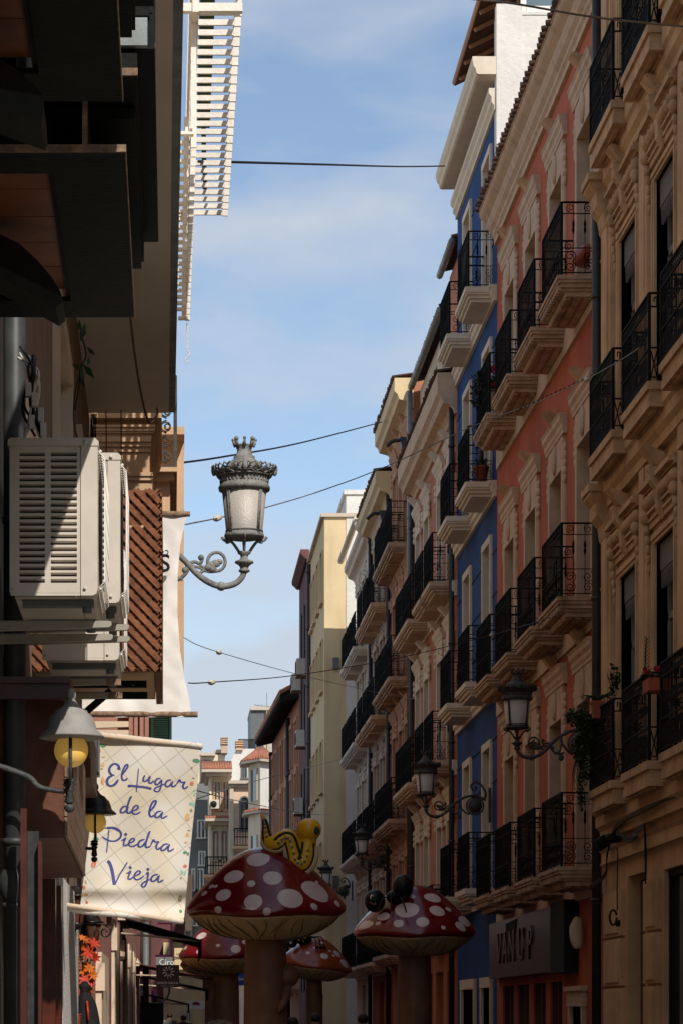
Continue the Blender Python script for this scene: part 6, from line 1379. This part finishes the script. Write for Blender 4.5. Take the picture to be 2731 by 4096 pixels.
pf = MB(); a, b = U(622, 3822, 72), U(692, 3690, 72); pf.box(b.x - .06, b.x, 72, 72.1, a.z, b.z); pf.box(a.x, b.x, 72, 72.1, a.z - .04, a.z + .02); pf.box(a.x, b.x - .06, 72.05, 72.08, b.z - .05, b.z); pf.box(U(613, 0, 72).x, U(630, 0, 72).x, 71.9, 71.95, U(0, 4015, 72).z, U(0, 3955, 72).z); tag(pf.build('pink_frame', PINKF), 'bright magenta frame around a small balcony far down the left side', 'frame')
sy = thing('poster_sign', 'tan vertical sign with dark capitals beside the red toadstool', 'sign', U(715, 3870, 90)); m = MB(); a, b = U(699, 3878, 90), U(732, 3792, 90); m.box(a.x, b.x, 90, 90.05, a.z, b.z); m.build('board', YELL, sy); text_on('ONTE', .12, sy, U(716, 3832, 89.98), SIGNBR, '-Y', .002, .003); text_on('LA', .09, sy, U(712, 3815, 89.98), SIGNBR, '-Y', .002)
sw = thing('plaque', 'white rectangular plaque with a dark red half disc low behind the awnings', 'sign', U(787, 4037, 95)); m = MB(); a, b = U(752, 4036, 95), U(820, 4003, 95); m.box(a.x, b.x, 95, 95.04, a.z, b.z); m.build('board', WHITEW, sw)
m = MB(); c = U(786, 4019, 94.98); m.add([c + Vector((.15 * math.cos(k * math.pi / 10), 0, .11 * math.sin(k * math.pi / 10))) for k in range(11)], [tuple(range(11))]); m.build('emblem', M("dark_red_print", (.2, .02, .02), .6), sw)
sg_ = thing('blue_sign', 'bright blue hanging sign with white capitals beside the toadstool stem', 'sign', U(972, 3946, 88)); m = MB(); a, b = U(953, 3942, 88), U(992, 3884, 88); m.box(a.x, b.x, 88, 88.05, a.z, b.z); m.build('board', SIGNBL, sg_); text_on('SAGA', .135, sg_, U(974, 3917, 87.98), WHITEL, '-Y', .002, .003)
m = MB(); a, b = U(560, 4300, 48), U(655, 4018, 48); m.box(a.x, b.x, 48, 48.4, .02, b.z); m.box(a.x, b.x, 47.98, 48.42, b.z, b.z + .03); tag(m.build('display_cabinet', BLK), 'tall black cabinet on the pavement below the brown hanging sign', 'cabinet')

# ---------------------------------------------------------------- plants on the balconies
def leaves(m, c, sx_, sy_, sz_, n, s, mi=0, seed=1, mats=1):
    r_ = random.Random(seed)
    for i in range(n):
        w, u = r_.uniform(0, 6.28), r_.uniform(-1, 1); rr_ = r_.random() ** .4; q = Vector((math.cos(w) * math.sqrt(1 - u * u) * sx_, math.sin(w) * math.sqrt(1 - u * u) * sy_, u * sz_)) * rr_ + Vector(c)
        a = Vector((r_.uniform(-1, 1), r_.uniform(-1, 1), r_.uniform(-1, 1))).normalized(); b = a.cross(Vector((r_.uniform(-1, 1), r_.uniform(-1, 1), r_.uniform(-1, 1)))).normalized(); z = s * r_.uniform(.6, 1.3)
        m.add([q - a * z, q + b * z * .55, q + a * z, q - b * z * .55], [(0, 1, 2, 3)], mi + r_.randrange(mats))
tp = thing('trailing_plant', 'trailing green plant spilling from the lowest cream balcony over the salmon facade', 'plant', U(2340, 3050, 35.6))
m = MB()
for px, py, a, b, n_, sd in ((2310, 2870, 55, 40, 300, 1), (2350, 2930, 60, 60, 420, 2), (2320, 3000, 34, 60, 260, 3), (2340, 3080, 26, 60, 160, 4), (2320, 3160, 13, 70, 70, 5), (2390, 2990, 50, 90, 260, 6), (2325, 3215, 12, 35, 36, 8)): leaves(m, U(px, py, 35.6), a * .0034, .2, b * .0034, n_, .033, 0, sd, 2)
m.build('foliage', [LEAFD, LEAFG], tp)
m = MB()
for k in range(9): m.tube(spline([U(2400, 2900 + 10 * k, 35.5), U(2350 - 6 * k, 2880 + 20 * k, 35.5), U(2320 - 4 * k, 2960 + 25 * k, 35.6), U(2322, 3080 + 15 * k, 35.6)], 4), .006, 4)
m.build('stems', LEAFD, tp)
po = thing('potted_plant', 'square terracotta pot with fleshy dark leaves hung at the end of the lowest cream balcony', 'potted plant', U(2387, 2873, 34.9))
m = MB(); c = U(2387, 2873, 34.9); m.lathe([(.085, 0), (.115, .19), (.13, .19), (.13, .225), (.105, .225)], c, 4, smooth=False, fn=lambda q, w, r, z: Matrix.Rotation(R(45), 3, 'Z') @ q); m.build('pot', TERRA, po)
m = MB()
for k in range(14): w = k * 2.4; d = Vector((math.cos(w), math.sin(w) * .6, 0)); b0 = c + Vector((0, 0, .22)); m.tube(spline([b0, b0 + d * .10 + Vector((0, 0, .07)), b0 + d * .2 + Vector((0, 0, .03 + .05 * (k % 3)))], 4), [.016, .018, .018, .016, .014, .012, .01, .006, .002], 5)
for k in range(5): m.tube(spline([U(2425 + 8 * k, 2805, 34.7), U(2440 + 7 * k, 2750, 34.7), U(2452 + (k - 2) * 14, 2670 + 12 * abs(k - 2), 34.7)], 4), .006, 4)
leaves(m, U(2455, 2720, 34.7), .075, .08, .24, 130, .032, 0, 11); m.build('foliage', LEAFG, po)
pf2 = thing('potted_plant', 'red flowered plant with a tall spiky stem in a trough on the nearer cream balcony', 'potted plant', U(2630, 2760, 31.2))
m = MB(); c = U(2640, 2765, 31.1); m.box(c.x - .16, c.x + .1, c.y - .1, c.y + .3, c.z, c.z + .15); m.build('pot', TERRA, pf2)
m = MB(); leaves(m, U(2588, 2685, 31.2), .06, .08, .06, 40, .03, 1, 12); leaves(m, U(2628, 2675, 31.0), .055, .06, .03, 40, .03, 1, 13); leaves(m, U(2600, 2705, 31.2), .12, .1, .05, 60, .03, 0, 14)
m.tube(spline([U(2580, 2690, 31.2), U(2578, 2620, 31.2), U(2584, 2550, 31.2)], 4), .006, 5)
for k in range(26): p = U(2579 + .2 * k, 2690 - 5.4 * k, 31.2); w = k * 2.1; m.tube([p, p + Vector((.05 * math.cos(w), .05 * math.sin(w), .05))], [.006, .002], 4)
m.build('foliage', [LEAFD, FLOWR], pf2)
gb = thing('potted_plant', 'red geraniums in a pot on the farthest upper salmon balcony', 'potted plant', U(1975, 1640, 46.6))
m = MB(); c = U(1975, 1632, 46.4); m.lathe([(.12, 0), (.16, .3), (.18, .3)], c, 12); m.build('pot', WHITET, gb)
m = MB(); leaves(m, U(1972, 1555, 46.4), .16, .2, .22, 160, .05, 0, 21); leaves(m, U(1975, 1475, 46.4), .14, .2, .07, 60, .045, 1, 22); leaves(m, U(1980, 1540, 46.3), .12, .2, .05, 40, .045, 1, 23); leaves(m, U(1905, 1560, 47.3), .10, .4, .36, 150, .045, 0, 24); m.build('foliage', [LEAFD, FLOWR], gb)
cp_ = thing('potted_plant', 'cactus in a terracotta pot on the middle blue building balcony', 'potted plant', U(1922, 1925, 49.5))
m = MB(); c = U(1922, 1924, 49.4); m.lathe([(.10, 0), (.14, .22), (.155, .22), (.155, .27), (.13, .27)], c, 14); m.build('pot', TERRA, cp_)
m = MB(); m.tube([c + Vector((0, 0, .25)), c + Vector((0, 0, .55)), c + Vector((0, 0, .6))], [.05, .05, .02], 9); m.tube([c + Vector((.06, 0, .25)), c + Vector((.09, 0, .42))], [.035, .03], 8); m.tube([c + Vector((-.05, 0, .25)), c + Vector((-.09, 0, .38))], [.03, .025], 8); m.build('cactus', LEAFG, cp_)
m = MB(); c = U(2330, 1050, 37.9); m.lathe([(.18, 0), (.22, .08), (.20, .17), (.12, .22), (.02, .24)], c + Vector((.05, 0, 0)), 14, fn=lambda q, w, r, z: Vector((q.x * (.8 + .15 * math.sin(3 * w)), q.y * 1.6, q.z))); tag(m.build('plastic_sheet', M("orange_plastic", (.30, .04, .012), .35, .1, 3)), 'bundled orange plastic sheet on the nearest top salmon balcony', 'sheet')  # lathed lump standing for the bundled plastic sheet
vi = thing('climbing_vine', 'thin climbing vine with pointed dark leaves on the wall under the soffit', 'vine', U(330, 1600, 20.5))
m = MB(); Yv = 19.0
m.tube(spline([U(300, 1640, Yv), U(318, 1540, Yv), U(322, 1480, Yv), U(345, 1420, Yv), U(330, 1350, Yv), U(322, 1300, Yv)], 6), .006, 5); m.tube(spline([U(320, 1500, Yv), U(300, 1580, Yv), U(296, 1680, Yv), U(310, 1750, Yv)], 5), .005, 5); m.build('stem', LEAFD, vi)
m = MB()
for px, py, s, w in ((332, 1330, 40, -1.3), (365, 1405, 26, .8), (355, 1445, 20, -1.4), (312, 1468, 28, .5), (355, 1485, 38, .9), (330, 1500, 30, -1.6), (318, 1300, 24, 1.6), (330, 1525, 28, 1.2)):
    c = U(px, py, Yv - .03); s *= Yv / FPX; d = Vector((math.cos(w), 0, -math.sin(w))); e = Vector((d.z, .3, -d.x)); m.add([c - d * s, c - e * s * .35, c + d * s, c + e * s * .35], [(0, 1, 2, 3)])
m.build('leaves', LEAFG, vi)
UU = lambda px, py, Y: U(px, py, Y * .978)
# cables on the stone building
m = MB()
for k in range(9):
    r_ = random.Random(40 + k); dy = lambda v: v + r_.uniform(-10, 10)
    m.tube(spline([UU(2700, dy(3180), 31.5), UU(2560, dy(3245), 33.5), UU(2470, dy(3300), 35.4), UU(2440, dy(3360), 36.3), UU(2425, dy(3430), 36.3), UU(2418, dy(3500), 36.4), UU(2360, dy(3550), 37.4)], 5), .010, 5)
    m.tube(spline([UU(2465, dy(3330), 35.4), UU(2510, dy(3360), 34.6), UU(2545, dy(3335), 34.0), UU(2572, dy(3305), 33.5), UU(2575 + r_.uniform(-5, 8), dy(3400), 33.5), UU(2580, dy(3530), 33.5)], 5), .009, 5)
m.tube(spline([UU(2463, 3390, 35.3), UU(2468, 3420, 35.3), UU(2466, 3560, 35.3), UU(2467, 3640, 35.3)], 4), .009, 5); m.tube([UU(2450 + 14 * math.cos(t), 3670 + 30 * math.sin(t), 35.2) for t in [k * .4 for k in range(16)]], .016, 5); m.tube([UU(2470, 3680, 35.2), UU(2470, 3706, 35.2)], .03, 6)
tag(m.build('cable_bundle', CABLE), 'drooping bundle of dark cables across the cream stone ground floor', 'cables')
m = MB(); m.tube([UU(2385, 3385, 36.2), UU(2425, 3358, 36.2)], .085, 14); m.tube([UU(2428, 3356, 36.2), UU(2462, 3350, 35.9)], .07, 12); tag(m.build('splice_case', STEEL), 'dark grey cylindrical cable splice case at the foot of the black drainpipe', 'cable box')

# ---------------------------------------------------------------- people
def person(px, Y, hgt, shirt, label, walk=1, seed=0):
    c = U(px, 4066, Y); t = thing('person', label, 'person', (c.x, Y, 0)); k = hgt / 1.7; me = bpy.data.meshes.new('body')
    J = {'pel': (0, 0, .95, .14), 'wa': (0, .0, 1.08, .13), 'ch': (0, 0, 1.28, .15), 'nk': (0, 0, 1.45, .055), 'hd': (0, .01, 1.56, .085), 'tp': (0, .01, 1.64, .07)}
    for s_, q in (('l', -1), ('r', 1)):
        f = .16 * walk * q
        J.update({'hip' + s_: (.09 * q, 0, .90, .10), 'kn' + s_: (.10 * q, f * .7, .50, .062), 'an' + s_: (.10 * q, f * 1.2 - .03, .09, .042), 'to' + s_: (.11 * q, f * 1.2 + .13, .03, .032), 'sh' + s_: (.18 * q, 0, 1.38, .065), 'el' + s_: (.23 * q, -f * .5, 1.10, .045), 'wr' + s_: (.24 * q, -f * .5 + .1, .87, .032)})
        for i in range(5): J['f%d' % i + s_] = (.24 * q + .0, -f * .5 + .10 + (i - 2) * .018 + .0, .80 - .012 * (2 - abs(i - 2)) + (.035 if i == 4 else 0), .009); J['g%d' % i + s_] = (.235 * q, -f * .5 + .115 + (i - 2) * .020, .765 - .012 * (2 - abs(i - 2)) + (.04 if i == 4 else 0), .007)
    E = [('pel', 'wa'), ('wa', 'ch'), ('ch', 'nk'), ('nk', 'hd'), ('hd', 'tp')]
    for s_ in 'lr':
        E += [('pel', 'hip' + s_), ('hip' + s_, 'kn' + s_), ('kn' + s_, 'an' + s_), ('an' + s_, 'to' + s_), ('ch', 'sh' + s_), ('sh' + s_, 'el' + s_), ('el' + s_, 'wr' + s_)]
        for i in range(5): E += [('wr' + s_, 'f%d' % i + s_), ('f%d' % i + s_, 'g%d' % i + s_)]
    K = list(J); me.from_pydata([tuple(v * k for v in J[q][:3]) for q in K], [(K.index(a), K.index(b)) for a, b in E], []); me.materials.append(SKIN)
    o = bpy.data.objects.new('body', me); C.objects.link(o); o.parent = t; o.modifiers.new('skin', 'SKIN')
    for i, q in enumerate(K): r = J[q][3] * k; me.skin_vertices[0].data[i].radius = (r, r)
    me.skin_vertices[0].data[0].use_root = True; sd = o.modifiers.new('smooth', 'SUBSURF'); sd.levels = 1; sd.render_levels = 2
    m = MB(); b = Vector((c.x, Y, 0))
    m.lathe([(.15, .92), (.155, 1.05), (.17, 1.2), (.185, 1.32), (.15, 1.42), (.075, 1.46)], b, 18, fn=lambda q, w, r, z: Vector((q.x * 1.12, q.y * .82, z)) * k)
    for q in (-1, 1): m.tube([b + Vector((.17 * q, 0, 1.40)) * k, b + Vector((.235 * q, -.08 * q * walk * .5, 1.12)) * k], [.082 * k, .06 * k], 10)
    m.build('shirt', shirt, t); m = MB()
    for q in (-1, 1): m.tube(spline([b + Vector((.07 * q, 0, .98)) * k, b + Vector((.09 * q, 0, .86)) * k, b + Vector((.10 * q, .112 * q * walk, .50)) * k, b + Vector((.10 * q, .19 * q * walk - .03, .10)) * k], 4), lerp_list([.135 * k, .118 * k, .082 * k, .07 * k], 4), 12)
    m.build('trousers', BLK, t)
    m = MB(); hc = b + Vector((0, .015, 1.575)) * k                              # face turned away down the street
    m.ball(hc + Vector((0, .085, -.02)) * k, .014 * k, .022 * k, .022 * k, 8, 6)
    for q in (-1, 1): m.ball(hc + Vector((.085 * q, .0, -.01)) * k, .014 * k, .025 * k, .034 * k, 8, 6)
    m.build('face', SKIN, o)
    return t, hc, k
t, hc, k = person(878, 18.0, 1.60, M("teal_blouse", (.03, .09, .10), .8), 'person with thick dark curly hair walking away just below the largest toadstool', .7)
m = MB(); rr = random.Random(5); cc = hc + Vector((0, -.02, -.035))
m.ball(cc, .115, .115, .105, 18, 12)
for i in range(900):
    w, u = rr.uniform(0, 6.28), rr.uniform(-.5, 1); d = Vector((math.cos(w) * math.sqrt(1 - u * u), math.sin(w) * math.sqrt(1 - u * u), u)); p = cc + Vector((d.x * .13, d.y * .12, d.z * .108)) * rr.uniform(.86, 1.04); a = d.cross(Vector((rr.uniform(-1, 1), rr.uniform(-1, 1), rr.uniform(-1, 1)))).normalized(); b = d.cross(a); r_ = rr.uniform(.007, .014)
    m.tube([p + (a * math.cos(q * 1.05) + b * math.sin(q * 1.05)) * r_ + d * .004 * q for q in range(7)], .0022, 3)
m.build('hair', HAIR, t)
for px, Y, hg, mat, lab in ((680, 92, 1.74, M("grey_shirt", (.1, .1, .1), .8), 'far person in a grey shirt beside the black cabinet'), (735, 84, 1.66, BLK, 'far person in black walking left of the curly haired one'), (1262, 50, 1.68, M("navy_shirt", (.02, .03, .08), .8), 'person in navy at the foot of the orange rimmed toadstool'), (1170, 40, 1.60, WHITET, 'person in white low beside the largest toadstool stem'), (1450, 47, 1.66, BLK, 'person in black under the ant toadstool')):
    t, hc, k = person(px, Y, hg, mat, lab, .8); m = MB(); m.ball(hc + Vector((0, -.015, .02)), .098, .105, .095, 14, 10); m.build('hair', HAIR, t)
